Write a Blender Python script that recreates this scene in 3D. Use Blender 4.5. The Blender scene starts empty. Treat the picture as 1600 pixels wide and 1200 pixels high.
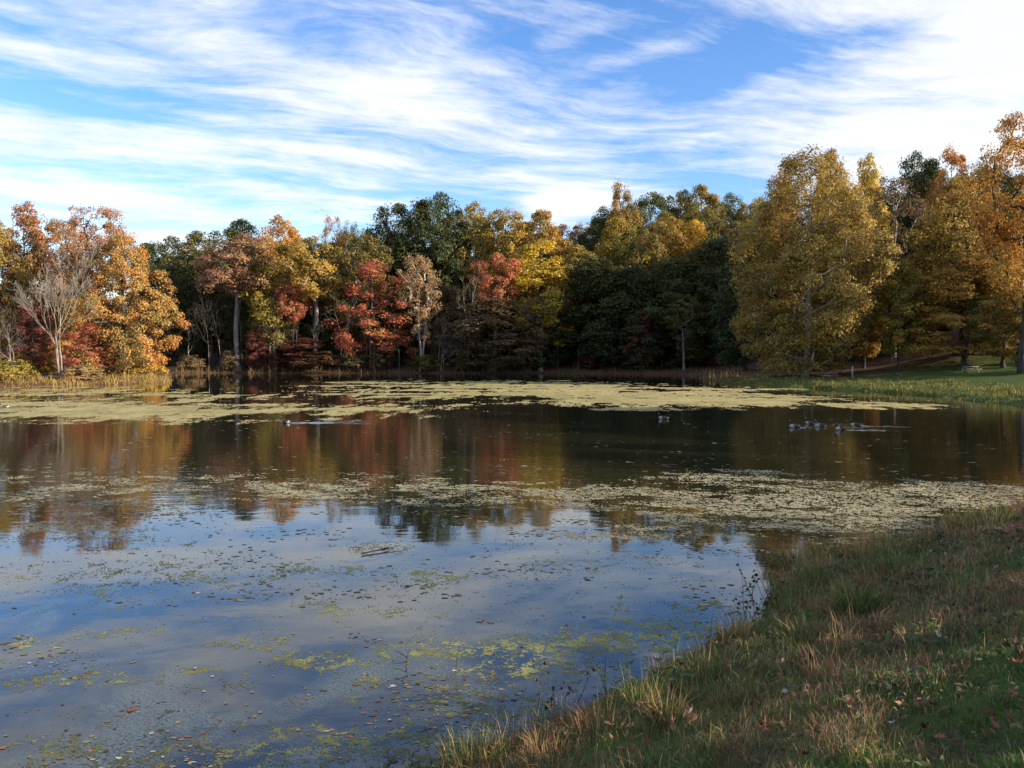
import bpy, math, random
import numpy as np
R = math.radians
scene = bpy.context.scene
C = scene.collection

# ------------------------------------------------------------------ camera
CAM_H = 4.0
FPX = 1209.0                       # focal length in photo pixels (1600 wide)
PITCH = math.atan(45.0 / FPX)
cam_d = bpy.data.cameras.new('camera')
cam_d.sensor_width = 36.0
cam_d.lens = 36.0 * FPX / 1600.0
cam_d.clip_start = 0.1
cam_d.clip_end = 6000
cam = bpy.data.objects.new('camera', cam_d)
C.objects.link(cam)
cam.location = (0, 0, CAM_H)
cam.rotation_euler = (math.pi / 2 - PITCH, 0, 0)
scene.camera = cam
scene.render.resolution_x = 1024
scene.render.resolution_y = 768

# ------------------------------------------------------------------ sky and sun
SUN_EL, SUN_AZ = R(16.5), R(109)     # azimuth clockwise from the view direction (+Y)
scene.view_settings.view_transform = 'Standard'
scene.view_settings.look = 'None'
scene.view_settings.exposure = 1.0
scene.view_settings.gamma = 1.0

world = bpy.data.worlds.new('World')
scene.world = world
world.use_nodes = True


class NT:
    """small helper for building node trees"""
    def __init__(s, tree):
        s.t = tree
        s.n = tree.nodes
        s.l = tree.links

    def put(s, sock, v):
        if hasattr(v, 'is_linked'):
            s.l.new(v, sock)
        elif v is not None:
            sock.default_value = v

    def node(s, kind, ins=(), **props):
        n = s.n.new(kind)
        for k, v in props.items():
            setattr(n, k, v)
        for k, v in (ins.items() if isinstance(ins, dict) else enumerate(ins)):
            s.put(n.inputs[k], v)
        return n

    def m(s, op, a, b=None, c=None, clamp=False):
        n = s.node('ShaderNodeMath', [v for v in (a, b, c) if v is not None], operation=op, use_clamp=clamp)
        return n.outputs[0]

    def ss(s, v, a, b, lo=0.0, hi=1.0):
        n = s.node('ShaderNodeMapRange', {0: v, 1: a, 2: b, 3: lo, 4: hi}, interpolation_type='SMOOTHSTEP')
        return n.outputs[0]

    def noise(s, vec, scale, detail=4, rough=0.5, dist=0.0):
        n = s.node('ShaderNodeTexNoise', {'Vector': vec, 'Scale': scale, 'Detail': detail, 'Roughness': rough, 'Distortion': dist})
        return n.outputs[0]

    def mix(s, f, a, b, bt='MIX'):
        n = s.node('ShaderNodeMix', data_type='RGBA', blend_type=bt)
        s.put(n.inputs[0], f)
        s.put(n.inputs[6], a)
        s.put(n.inputs[7], b)
        return n.outputs[2]


def rgba(c):
    return (c[0], c[1], c[2], 1.0)


def build_world():
    w = NT(world.node_tree)
    w.n.clear()
    sky = w.node('ShaderNodeTexSky', sky_type='NISHITA', sun_disc=False, sun_elevation=SUN_EL, sun_rotation=SUN_AZ)
    sky.air_density = 1.0
    sky.dust_density = 0.6
    sky.ozone_density = 2.0
    hs = w.node('ShaderNodeHueSaturation', {'Hue': 0.515, 'Saturation': 1.34, 'Value': 1.0, 'Color': sky.outputs[0]})
    geo = w.node('ShaderNodeTexCoord')
    sep = w.node('ShaderNodeSeparateXYZ', [geo.outputs['Generated']])
    x, y, z = sep.outputs
    zc = w.m('ADD', w.m('MAXIMUM', z, 0.0), 0.07)
    px = w.m('DIVIDE', x, zc)
    py = w.m('DIVIDE', y, zc)
    # streaks run towards azimuth A in the plane of the cloud sheet
    A = R(72)
    su = w.m('ADD', w.m('MULTIPLY', px, math.sin(A)), w.m('MULTIPLY', py, math.cos(A)))
    sv = w.m('SUBTRACT', w.m('MULTIPLY', px, math.cos(A)), w.m('MULTIPLY', py, math.sin(A)))
    flat = w.node('ShaderNodeCombineXYZ', [px, py, 0.0]).outputs[0]
    warp = w.noise(flat, 0.55, 3, 0.5)
    warp2 = w.noise(flat, 1.6, 4, 0.55)
    wv = w.m('ADD', w.m('MULTIPLY', w.m('SUBTRACT', warp, 0.5), 0.9), w.m('MULTIPLY', w.m('SUBTRACT', warp2, 0.5), 0.22))
    su2 = w.m('MULTIPLY', su, 0.22)
    sv2 = w.m('ADD', sv, wv)
    v1 = w.node('ShaderNodeCombineXYZ', [su2, sv2, 3.1]).outputs[0]
    streak = w.noise(v1, 2.5, 10, 0.62, 0.12)
    v2 = w.node('ShaderNodeCombineXYZ', [w.m('MULTIPLY', su, 0.5), sv2, 9.7]).outputs[0]
    fine = w.noise(v2, 5.0, 8, 0.66, 0.2)
    soft = w.noise(flat, 0.8, 5, 0.55, 0.3)
    az = w.m('ARCTAN2', x, y)
    el = w.m('ARCSINE', z)
    cov = w.m('ADD', w.m('MULTIPLY', streak, 1.0), w.m('MULTIPLY', w.m('SUBTRACT', fine, 0.5), 0.70))
    cov = w.m('ADD', cov, w.m('MULTIPLY', w.m('SUBTRACT', soft, 0.5), 0.55))

    def blob(cov, px_, py_, rx, ry, rot, wt):
        a0 = math.atan((px_ - 800) / FPX)
        e0 = math.atan((555 - py_) / FPX * math.cos(a0))
        da = w.m('SUBTRACT', az, a0)
        de = w.m('SUBTRACT', el, e0)
        c, s_ = math.cos(rot), math.sin(rot)
        k = 1.0 / FPX
        ua = w.m('DIVIDE', w.m('ADD', w.m('MULTIPLY', da, c), w.m('MULTIPLY', de, s_)), rx * k)
        ue = w.m('DIVIDE', w.m('SUBTRACT', w.m('MULTIPLY', de, c), w.m('MULTIPLY', da, s_)), ry * k)
        r2 = w.m('ADD', w.m('MULTIPLY', ua, ua), w.m('MULTIPLY', ue, ue))
        g = w.m('EXPONENT', w.m('MULTIPLY', r2, -1.0))
        return w.m('ADD', cov, w.m('MULTIPLY', g, wt * 0.85))
    for b in ((1400, 190, 300, 110, R(-4), 0.24), (1480, 20, 330, 40, R(-14), 0.26), (1560, 60, 90, 120, 0, 0.25),
              (880, 325, 62, 22, R(4), 0.85),
              (1100, 130, 80, 36, R(25), -0.20), (1340, 66, 160, 22, R(6), -0.22), (960, 15, 170, 30, R(-10), -0.10),
              (420, 110, 520, 60, R(-9), 0.20), (850, 215, 330, 45, R(-8), 0.14), (130, 150, 190, 26, R(0), -0.24),
              (430, 170, 200, 22, R(0), -0.16), (330, 262, 260, 22, 0, -0.12), (240, 345, 210, 24, 0, -0.10),
              (1080, 275, 130, 26, R(-14), -0.24), (760, 320, 140, 20, 0, -0.15), (90, 235, 150, 30, 0, 0.10),
              (640, 255, 260, 26, R(-5), 0.10), (190, 312, 160, 12, R(-3), 0.26), (420, 300, 150, 14, R(-8), 0.22), (60, 195, 130, 12, 0, 0.2), (470, 235, 190, 12, R(-3), 0.22), (330, 190, 190, 12, R(-2), 0.2), (250, 372, 60, 9, 0, 0.25), (610, 320, 90, 12, 0, 0.2), (900, 60, 100, 16, R(15), 0.15), (1000, 90, 90, 14, R(10), 0.22)):
        cov = blob(cov, *b)
    mask = w.ss(cov, 0.30, 0.80)
    mask = w.m('MULTIPLY', mask, 0.96)
    veil = w.m('MAXIMUM', mask, w.ss(z, 0.10, 0.02, 0.04, 0.20))
    tone = w.ss(w.m('ADD', w.m('MULTIPLY', soft, 0.6), w.m('MULTIPLY', fine, 0.4)), 0.35, 0.65, 0.90, 1.02)
    cl = w.node('ShaderNodeVectorMath', [(3.65, 3.73, 3.86), (0, 0, 0)], operation='SCALE')
    w.put(cl.inputs['Scale'], tone)
    col = w.mix(veil, hs.outputs[0], cl.outputs[0])
    bg = w.node('ShaderNodeBackground', {'Color': col, 'Strength': 0.15})
    out = w.node('ShaderNodeOutputWorld', [bg.outputs[0]])


build_world()

sun_d = bpy.data.lights.new('sun', 'SUN')
sun_d.energy = 5.0
sun_d.angle = R(0.53)
sun_d.color = (1.0, 0.87, 0.70)
sun = bpy.data.objects.new('sun', sun_d)
C.objects.link(sun)
sun.rotation_euler = (math.pi / 2 - SUN_EL, 0, math.pi - SUN_AZ)
sun.location = (60, -40, 60)

# ------------------------------------------------------------------ helpers
def npnoise(x, y, seed=0):
    """value noise on arrays"""
    xi = np.floor(x).astype(np.int64)
    yi = np.floor(y).astype(np.int64)
    xf = x - xi
    yf = y - yi
    u = xf * xf * xf * (xf * (xf * 6 - 15) + 10)
    v = yf * yf * yf * (yf * (yf * 6 - 15) + 10)

    def h(a, b):
        n = (a * 374761393 + b * 668265263 + seed * 982451653) & 0xFFFFFFFF
        n = ((n ^ (n >> 13)) * 1274126177) & 0xFFFFFFFF
        n = n ^ (n >> 16)
        return (n & 0xFFFF) / 65535.0
    a = h(xi, yi)
    b = h(xi + 1, yi)
    c = h(xi, yi + 1)
    d = h(xi + 1, yi + 1)
    return (a * (1 - u) + b * u) * (1 - v) + (c * (1 - u) + d * u) * v


def fbm(x, y, oct=4, seed=0, gain=0.5):
    x = np.asarray(x, float)
    y = np.asarray(y, float)
    s = 0
    a = 1.0
    t = 0
    ca, sa = math.cos(0.6), math.sin(0.6)
    for o in range(oct):
        s = s + a * npnoise(x, y, seed + o * 17)
        t += a
        a *= gain
        x, y = (x * ca - y * sa) * 2.03 + 5.2, (x * sa + y * ca) * 2.03 + 1.7
    return s / t


def sstep(x, a, b):
    t = np.clip((x - a) / (b - a), 0, 1)
    return t * t * (3 - 2 * t)


def mesh_np(name, verts, faces=None, quads=None, tris=None, cols=None, mats=None, smooth=False):
    """mesh from numpy arrays; quads (n,4), tris (n,3), cols per vertex (n,3)"""
    me = bpy.data.meshes.new(name)
    verts = np.asarray(verts, np.float32).reshape(-1, 3)
    parts = []
    starts = []
    off = 0
    for arr in (quads, tris):
        if arr is not None and len(arr):
            arr = np.asarray(arr, np.int32)
            n, k = arr.shape
            parts.append(arr.ravel())
            starts.append(off + np.arange(n, dtype=np.int32) * k)
            off += n * k
    idx = np.concatenate(parts)
    st = np.concatenate(starts)
    me.vertices.add(len(verts))
    me.vertices.foreach_set('co', verts.ravel())
    me.loops.add(len(idx))
    me.loops.foreach_set('vertex_index', idx)
    me.polygons.add(len(st))
    me.polygons.foreach_set('loop_start', st)
    if mats is not None:
        me.polygons.foreach_set('material_index', np.asarray(mats, np.int32))
    me.update(calc_edges=True)
    if smooth:
        me.polygons.foreach_set('use_smooth', np.ones(len(st), bool))
    if cols is not None:
        at = me.attributes.new('col', 'FLOAT_COLOR', 'POINT')
        c4 = np.ones((len(verts), 4), np.float32)
        c4[:, :3] = cols
        at.data.foreach_set('color', c4.ravel())
    return me


def tag(o, label=None, cat=None, group=None, kind=None):
    if label:
        o['label'] = label
    if cat:
        o['category'] = cat
    if group:
        o['group'] = group
    if kind:
        o['kind'] = kind
    return o


def obj(name, me, mat=None, parent=None, loc=(0, 0, 0), rot=(0, 0, 0), scale=(1, 1, 1)):
    o = bpy.data.objects.new(name, me)
    C.objects.link(o)
    o.location = loc
    o.rotation_euler = rot
    o.scale = scale
    if parent:
        o.parent = parent
    if mat is not None and me is not None:
        if len(me.materials) == 0:
            for m_ in (mat if isinstance(mat, (list, tuple)) else [mat]):
                me.materials.append(m_)
    return o


def rmat(v):
    """world point -> photo pixel (arrays)"""
    x, y, z = v
    c, s = math.cos(PITCH), math.sin(PITCH)
    zz = z - CAM_H
    f = y * c - zz * s
    u = y * s + zz * c
    return 800 + FPX * x / f, 600 - FPX * u / f


def on_plane(px, py, z=0.0):
    """photo pixel -> point at height z"""
    c, s = math.cos(PITCH), math.sin(PITCH)
    dx = (px - 800) / FPX
    dy = (600 - py) / FPX
    d = (dx, c + dy * s, -s + dy * c)
    t = (z - CAM_H) / d[2]
    return d[0] * t, d[1] * t


def at_depth(px, py, Y):
    c, s = math.cos(PITCH), math.sin(PITCH)
    dx = (px - 800) / FPX
    dy = (600 - py) / FPX
    d = (dx, c + dy * s, -s + dy * c)
    t = Y / d[1]
    return d[0] * t, Y, CAM_H + d[2] * t


# ------------------------------------------------------------------ materials
def mat_new(name):
    m = bpy.data.materials.new(name)
    m.use_nodes = True
    t = NT(m.node_tree)
    t.n.clear()
    out = t.node('ShaderNodeOutputMaterial')
    return m, t, out


def mat_leaf(name, c1, c2, c3=None, transl=0.36, rough=0.6, nscale=0.35, gain=1.3):
    """two tone foliage, clump colour by noise, leaf colour at random per leaf"""
    c1, c2, c3 = (tuple(min(0.72, v * gain) for v in c) if c else None for c in (c1, c2, c3))
    m, t, out = mat_new(name)
    geo = t.node('ShaderNodeNewGeometry')
    tc = t.node('ShaderNodeTexCoord')
    oi = t.node('ShaderNodeObjectInfo')
    off = t.node('ShaderNodeVectorMath', [tc.outputs['Object'], (0, 0, 0)], operation='ADD')
    cmb = t.node('ShaderNodeCombineXYZ', [t.m('MULTIPLY', oi.outputs['Random'], 91.0), t.m('MULTIPLY', oi.outputs['Random'], 37.0), 0.0])
    t.put(off.inputs[1], cmb.outputs[0])
    n = t.noise(off.outputs[0], nscale, 3, 0.6)
    rnd = geo.outputs['Random Per Island']
    f = t.m('ADD', t.ss(n, 0.34, 0.66), t.m('MULTIPLY', t.m('SUBTRACT', rnd, 0.5), 0.9), clamp=True)
    col = t.mix(f, rgba(c1), rgba(c2))
    if c3 is not None:
        n2 = t.noise(off.outputs[0], nscale * 0.55, 2, 0.5)
        f3 = t.m('ADD', t.ss(n2, 0.52, 0.68), t.m('MULTIPLY', t.m('SUBTRACT', rnd, 0.6), 0.5), clamp=True)
        col = t.mix(f3, col, rgba(c3))
    hs = t.node('ShaderNodeHueSaturation', {'Color': col, 'Hue': t.m('ADD', 0.49, t.m('MULTIPLY', oi.outputs['Random'], 0.02)),
                                            'Value': t.m('ADD', 0.70, t.m('MULTIPLY', t.m('FRACT', t.m('MULTIPLY', rnd, 7.31)), 0.6))})
    d = t.node('ShaderNodeBsdfPrincipled', {'Base Color': hs.outputs[0], 'Roughness': rough, 'Specular IOR Level': 0.25})
    tr = t.node('ShaderNodeBsdfTranslucent', {'Color': hs.outputs[0]})
    mx = t.node('ShaderNodeMixShader', [transl, d.outputs[0], tr.outputs[0]])
    t.l.new(mx.outputs[0], out.inputs[0])
    return m


def mat_bark(name, c1, c2, scale=3.0):
    m, t, out = mat_new(name)
    tc = t.node('ShaderNodeTexCoord')
    mp = t.node('ShaderNodeMapping', {'Vector': tc.outputs['Object'], 'Scale': (1, 1, 0.25)})
    n = t.noise(mp.outputs[0], scale, 5, 0.65)
    col = t.mix(t.ss(n, 0.35, 0.65), rgba(c1), rgba(c2))
    bp = t.node('ShaderNodeBump', {'Strength': 0.5, 'Distance': 0.05, 'Height': n})
    d = t.node('ShaderNodeBsdfPrincipled', {'Base Color': col, 'Roughness': 0.9, 'Specular IOR Level': 0.15, 'Normal': bp.outputs[0]})
    t.l.new(d.outputs[0], out.inputs[0])
    return m


def mat_attr(name, transl=0.0, rough=0.7, spec=0.2, nscale=None, namp=0.3):
    m, t, out = mat_new(name)
    a = t.node('ShaderNodeAttribute', attribute_name='col')
    col = a.outputs['Color']
    if nscale:
        tc = t.node('ShaderNodeTexCoord')
        n = t.noise(tc.outputs['Object'], nscale, 5, 0.65)
        sc = t.node('ShaderNodeHueSaturation', {'Color': col, 'Value': t.ss(n, 0.25, 0.75, 1 - namp, 1 + namp)})
        col = sc.outputs[0]
    d = t.node('ShaderNodeBsdfPrincipled', {'Base Color': col, 'Roughness': rough, 'Specular IOR Level': spec})
    last = d
    if transl:
        tr = t.node('ShaderNodeBsdfTranslucent', {'Color': col})
        last = t.node('ShaderNodeMixShader', [transl, d.outputs[0], tr.outputs[0]])
    t.l.new(last.outputs[0], out.inputs[0])
    return m


def mat_plain(name, c, rough=0.6, spec=0.3, var=0.25, nscale=8.0, c2=None):
    m, t, out = mat_new(name)
    tc = t.node('ShaderNodeTexCoord')
    n = t.noise(tc.outputs['Object'], nscale, 4, 0.6)
    if c2 is None:
        c2 = tuple(v * (1 + var) for v in c)
        c = tuple(v * (1 - var) for v in c)
    col = t.mix(t.ss(n, 0.35, 0.65), rgba(c), rgba(c2))
    d = t.node('ShaderNodeBsdfPrincipled', {'Base Color': col, 'Roughness': rough, 'Specular IOR Level': spec})
    t.l.new(d.outputs[0], out.inputs[0])
    return m


LEAF = {
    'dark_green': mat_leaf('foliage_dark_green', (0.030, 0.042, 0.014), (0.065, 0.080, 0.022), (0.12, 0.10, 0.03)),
    'green': mat_leaf('foliage_green', (0.050, 0.065, 0.018), (0.095, 0.105, 0.028), (0.15, 0.12, 0.03)),
    'olive': mat_leaf('foliage_olive', (0.09, 0.085, 0.022), (0.17, 0.135, 0.032), (0.24, 0.15, 0.035)),
    'yellow_green': mat_leaf('foliage_yellow_green', (0.17, 0.15, 0.03), (0.30, 0.23, 0.04), (0.36, 0.20, 0.035)),
    'yellow': mat_leaf('foliage_yellow', (0.34, 0.22, 0.03), (0.52, 0.32, 0.04), (0.30, 0.21, 0.04)),
    'gold': mat_leaf('foliage_gold', (0.24, 0.145, 0.03), (0.38, 0.22, 0.045), (0.20, 0.15, 0.035)),
    'gold_brown': mat_leaf('foliage_gold_brown', (0.19, 0.138, 0.035), (0.34, 0.232, 0.05), (0.25, 0.145, 0.035)),
    'sycamore': mat_leaf('foliage_sycamore', (0.17, 0.130, 0.030), (0.37, 0.265, 0.06), (0.31, 0.19, 0.04), nscale=0.22),
    'orange': mat_leaf('foliage_orange', (0.32, 0.145, 0.03), (0.45, 0.23, 0.045), (0.38, 0.26, 0.06)),
    'orange_oak': mat_leaf('foliage_orange_oak', (0.23, 0.185, 0.050), (0.43, 0.240, 0.065), (0.40, 0.185, 0.045), nscale=0.3),
    'russet': mat_leaf('foliage_russet', (0.20, 0.105, 0.060), (0.31, 0.170, 0.090), (0.25, 0.165, 0.07)),
    'russet_orange': mat_leaf('foliage_russet_orange', (0.27, 0.115, 0.05), (0.37, 0.19, 0.08), (0.25, 0.15, 0.055)),
    'red': mat_leaf('foliage_red', (0.29, 0.080, 0.045), (0.41, 0.135, 0.070), (0.35, 0.17, 0.06)),
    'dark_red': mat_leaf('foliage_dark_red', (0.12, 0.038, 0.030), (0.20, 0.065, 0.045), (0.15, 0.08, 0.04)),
    'tan': mat_leaf('foliage_tan', (0.25, 0.17, 0.08), (0.38, 0.27, 0.12), (0.36, 0.19, 0.07)),
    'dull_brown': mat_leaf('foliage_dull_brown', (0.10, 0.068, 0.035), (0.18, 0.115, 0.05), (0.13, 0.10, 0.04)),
}
BARK = {
    'ash': mat_bark('bark_ash', (0.17, 0.145, 0.12), (0.36, 0.315, 0.265), 1.2),
    'dark': mat_bark('bark_dark', (0.035, 0.028, 0.022), (0.085, 0.068, 0.055)),
    'grey': mat_bark('bark_grey', (0.14, 0.12, 0.10), (0.30, 0.26, 0.22)),
    'pale': mat_bark('bark_pale', (0.22, 0.19, 0.16), (0.44, 0.39, 0.33), 1.6),
}

# ------------------------------------------------------------------ terrain and pond
POND = np.array([(-14, 2.6), (-5.5, 4.9), (-2.6, 5.9), (-1.0, 6.8), (0.7, 8.0), (1.7, 9.0), (3.1, 10.6), (4.1, 12.0), (5.1, 13.4), (6.6, 14.9), (8.3, 16.2),
                 (10.2, 17.5), (12.4, 18.8), (15.5, 20.5), (22, 24), (32, 33), (40, 45), (41.5, 55), (40.5, 65), (41.5, 76), (39.5, 86),
                 (34.5, 95), (31.5, 103), (31, 112), (34, 130), (37, 148), (33, 160), (20, 166), (5, 170), (-10, 168),
                 (-25, 172), (-45, 171), (-62, 174), (-78, 172), (-92, 165), (-96, 150), (-84, 138), (-66, 131), (-57, 125),
                 (-52, 115), (-53, 106), (-62, 99), (-76, 95), (-98, 90), (-118, 70), (-120, 40), (-96, 12), (-50, -6), (-26, -2)], float)


def pond_sd(x, y):
    """signed distance to the shore, positive on land"""
    x = np.asarray(x, float)
    y = np.asarray(y, float)
    d2 = np.full(x.shape, 1e18)
    ins = np.zeros(x.shape, bool)
    n = len(POND)
    for i in range(n):
        ax, ay = POND[i]
        bx, by = POND[(i + 1) % n]
        ex, ey = bx - ax, by - ay
        t = np.clip(((x - ax) * ex + (y - ay) * ey) / (ex * ex + ey * ey), 0, 1)
        d2 = np.minimum(d2, (x - ax - t * ex) ** 2 + (y - ay - t * ey) ** 2)
        cr = ((ay > y) != (by > y)) & (x < ex * (y - ay) / (ey if abs(ey) > 1e-9 else 1e-9) + ax)
        ins ^= cr
    d = np.sqrt(d2)
    return np.where(ins, -d, d)


def ground_z(x, y):
    x = np.asarray(x, float)
    y = np.asarray(y, float)
    wob = (fbm(x * 0.9, y * 0.9, 3, 5) - 0.5) * 0.7 * np.exp(-np.hypot(x, y - 8) / 40) + (fbm(x * 0.12, y * 0.12, 3, 8) - 0.5) * 4 * (1 - np.exp(-np.hypot(x, y - 8) / 40))
    d = pond_sd(x, y) + wob
    dp = np.maximum(d, 0)
    zin = -0.12 - np.minimum(1.3, np.maximum(-d, 0) * 0.22)
    r_near = np.hypot(x - 6, y - 6)
    wn = np.exp(-(r_near / 26) ** 4)
    near = 0.10 + 2.15 * sstep(dp, -1.5, 7.5) - 0.10 + 0.15 * (1 - np.exp(-dp / 0.35))
    gen = 0.45 * (1 - np.exp(-dp / 1.2)) + 0.030 * np.minimum(dp, 45) + 0.02 * dp
    gen = gen + (fbm(x * 0.05, y * 0.05, 4, 3) - 0.5) * np.minimum(dp * 0.10, 3.0)
    # hill on the right, ridge behind the far shore
    def bump(cx, cy, sx, sy, h):
        return h * np.exp(-((x - cx) / sx) ** 2 - ((y - cy) / sy) ** 2)
    hill = bump(158, 145, 72, 66, 40) + bump(60, 330, 170, 95, 34) + bump(-180, 330, 170, 90, 14)
    gen = gen + hill * sstep(dp, 6, 60)
    zl = near * wn + gen * (1 - wn)
    zl = zl + (fbm(x * 1.7, y * 1.7, 4, 21) - 0.5) * 0.34 * wn * sstep(dp, 0.2, 1.5)
    return np.where(d > 0, zl, zin)


def build_ground():
    def axis(lo, hi, c, fine, ratio, nfine):
        a = list(c + np.arange(-nfine, nfine + 1) * fine)
        s = fine
        while a[-1] < hi:
            s = min(s * ratio, 120)
            a.append(a[-1] + s)
        s = fine
        while a[0] > lo:
            s = min(s * ratio, 120)
            a.insert(0, a[0] - s)
        return np.array(a)
    xs = axis(-2200, 2200, 5, 0.16, 1.035, 70)
    ys = axis(-600, 3200, 11, 0.16, 1.035, 60)
    X, Y = np.meshgrid(xs, ys)
    Z = ground_z(X, Y)
    n, k = X.shape
    v = np.stack([X, Y, Z], -1).reshape(-1, 3)
    i = np.arange(n * k).reshape(n, k)
    q = np.stack([i[:-1, :-1], i[:-1, 1:], i[1:, 1:], i[1:, :-1]], -1).reshape(-1, 4)
    m, t, out = mat_new('ground_earth')
    tc = t.node('ShaderNodeTexCoord')
    P = tc.outputs['Object']
    n1 = t.noise(P, 0.05, 4, 0.6)
    n2 = t.noise(P, 1.3, 5, 0.65)
    n3 = t.noise(P, 14.0, 5, 0.7)
    litter = t.mix(t.ss(n2, 0.35, 0.65), rgba((0.075, 0.045, 0.026)), rgba((0.17, 0.085, 0.045)))
    soil = t.mix(t.ss(n3, 0.35, 0.65), rgba((0.050, 0.038, 0.022)), rgba((0.14, 0.10, 0.055)))
    grass = t.mix(t.ss(n2, 0.3, 0.7), rgba((0.045, 0.075, 0.018)), rgba((0.090, 0.110, 0.030)))
    sep = t.node('ShaderNodeSeparateXYZ', [P])
    nearm = t.ss(sep.outputs[1], 40.0, 22.0)
    # mown lawn on the right bank
    lawn = t.m('MULTIPLY', t.ss(sep.outputs[0], 22.0, 34.0), t.m('MULTIPLY', t.ss(sep.outputs[1], 112.0, 100.0), t.ss(sep.outputs[1], 40.0, 55.0)))
    lawn = t.m('MULTIPLY', lawn, t.ss(t.m('ADD', sep.outputs[0], t.m('MULTIPLY', n1, 14.0)), 82.0, 74.0))
    col = t.mix(lawn, litter, grass)
    col = t.mix(nearm, col, t.mix(t.ss(n2, 0.34, 0.52), soil, grass))
    bp = t.node('ShaderNodeBump', {'Strength': 0.6, 'Distance': 0.06, 'Height': n3})
    d = t.node('ShaderNodeBsdfPrincipled', {'Base Color': col, 'Roughness': 0.95, 'Specular IOR Level': 0.1, 'Normal': bp.outputs[0]})
    t.l.new(d.outputs[0], out.inputs[0])
    return tag(obj('ground', mesh_np('ground', v, quads=q, smooth=True), m), kind='structure')


def mat_water():
    m, t, out = mat_new('pond_water')
    geo = t.node('ShaderNodeNewGeometry')
    P = geo.outputs['Position']
    sep = t.node('ShaderNodeSeparateXYZ', [P])
    # breeze ripples out in the middle, calm water close in and by the far shore
    dist = t.node('ShaderNodeVectorMath', [P], operation='LENGTH').outputs['Value']
    patch = t.noise(P, 0.045, 3, 0.5)
    breeze = t.m('MULTIPLY', t.ss(dist, 17.0, 30.0), t.ss(dist, 95.0, 60.0))
    breeze = t.m('MULTIPLY', breeze, t.ss(patch, 0.30, 0.60, 0.45, 1.0))
    mp = t.node('ShaderNodeMapping', {'Vector': P, 'Rotation': (0, 0, R(14)), 'Scale': (0.45, 1.0, 1.0)})
    r1 = t.noise(mp.outputs[0], 3.2, 3, 0.55, 0.2)
    r2 = t.noise(mp.outputs[0], 0.5, 3, 0.5)
    h = t.m('ADD', t.m('MULTIPLY', r1, t.m('ADD', 0.0006, t.m('MULTIPLY', breeze, 0.008))), t.m('MULTIPLY', r2, 0.006))
    bp = t.node('ShaderNodeBump', {'Strength': 1.0, 'Distance': 1.0, 'Height': h})
    scum = t.noise(P, 0.42, 6, 0.65, 0.6)
    film = t.m('MULTIPLY', t.ss(scum, 0.47, 0.64), t.ss(dist, 24.0, 14.0))
    fine = t.noise(P, 30.0, 3, 0.7)
    film = t.m('MULTIPLY', film, t.ss(fine, 0.35, 0.6))
    col = t.mix(film, rgba((0.022, 0.021, 0.011)), rgba((0.105, 0.108, 0.055)))
    rough = t.m('ADD', 0.02, t.m('MULTIPLY', film, 0.10))
    d = t.node('ShaderNodeBsdfPrincipled', {'Base Color': col, 'Roughness': rough, 'IOR': 1.72, 'Normal': bp.outputs[0]})
    t.l.new(d.outputs[0], out.inputs[0])
    return m


ground = build_ground()
WATER = mat_water()


def build_water():
    v = [(-140, -20, 0), (75, -20, 0), (75, 185, 0), (-140, 185, 0)]
    return tag(obj('pond_water', mesh_np('pond_water', v, quads=[(0, 1, 2, 3)]), WATER), kind='structure')


build_water()

# ------------------------------------------------------------------ tree generators
def tube(V, Q, pts, rad, sides=5):
    """append a tapered tube along pts"""
    pts = np.asarray(pts, float)
    base = sum(len(v) for v in V)
    n = len(pts)
    tng = np.gradient(pts, axis=0)
    tng /= np.linalg.norm(tng, axis=1, keepdims=True) + 1e-9
    ref = np.where(np.abs(tng[:, 2:3]) > 0.9, np.array([[1.0, 0, 0]]), np.array([[0, 0, 1.0]]))
    a = np.cross(tng, ref)
    a /= np.linalg.norm(a, axis=1, keepdims=True) + 1e-9
    b = np.cross(tng, a)
    th = np.arange(sides) * 2 * math.pi / sides
    r = np.asarray(rad, float).reshape(-1, 1, 1)
    ring = pts[:, None, :] + r * (np.cos(th)[None, :, None] * a[:, None, :] + np.sin(th)[None, :, None] * b[:, None, :])
    V.append(ring.reshape(-1, 3))
    i = base + np.arange(n * sides).reshape(n, sides)
    j = np.roll(i, -1, axis=1)
    Q.append(np.stack([i[:-1], j[:-1], j[1:], i[1:]], -1).reshape(-1, 4))


def leaves_mesh(name, pos, nrm, size, rng, aspect=0.72):
    """diamond leaves, each its own island, slightly folded"""
    n = len(pos)
    r = rng.normal(size=(n, 3))
    u = np.cross(nrm, r)
    u /= np.linalg.norm(u, axis=1, keepdims=True) + 1e-9
    w = np.cross(nrm, u)
    s = size.reshape(-1, 1)
    fold = nrm * s * rng.uniform(-0.25, 0.25, (n, 1))
    v = np.empty((n, 4, 3))
    v[:, 0] = pos - u * s * 0.5
    v[:, 1] = pos + w * s * 0.5 * aspect + fold
    v[:, 2] = pos + u * s * 0.5
    v[:, 3] = pos - w * s * 0.5 * aspect + fold
    q = np.arange(n * 4).reshape(n, 4)
    return mesh_np(name, v.reshape(-1, 3), quads=q)


def unit(v):
    return v / (np.linalg.norm(v, axis=-1, keepdims=True) + 1e-9)


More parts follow.
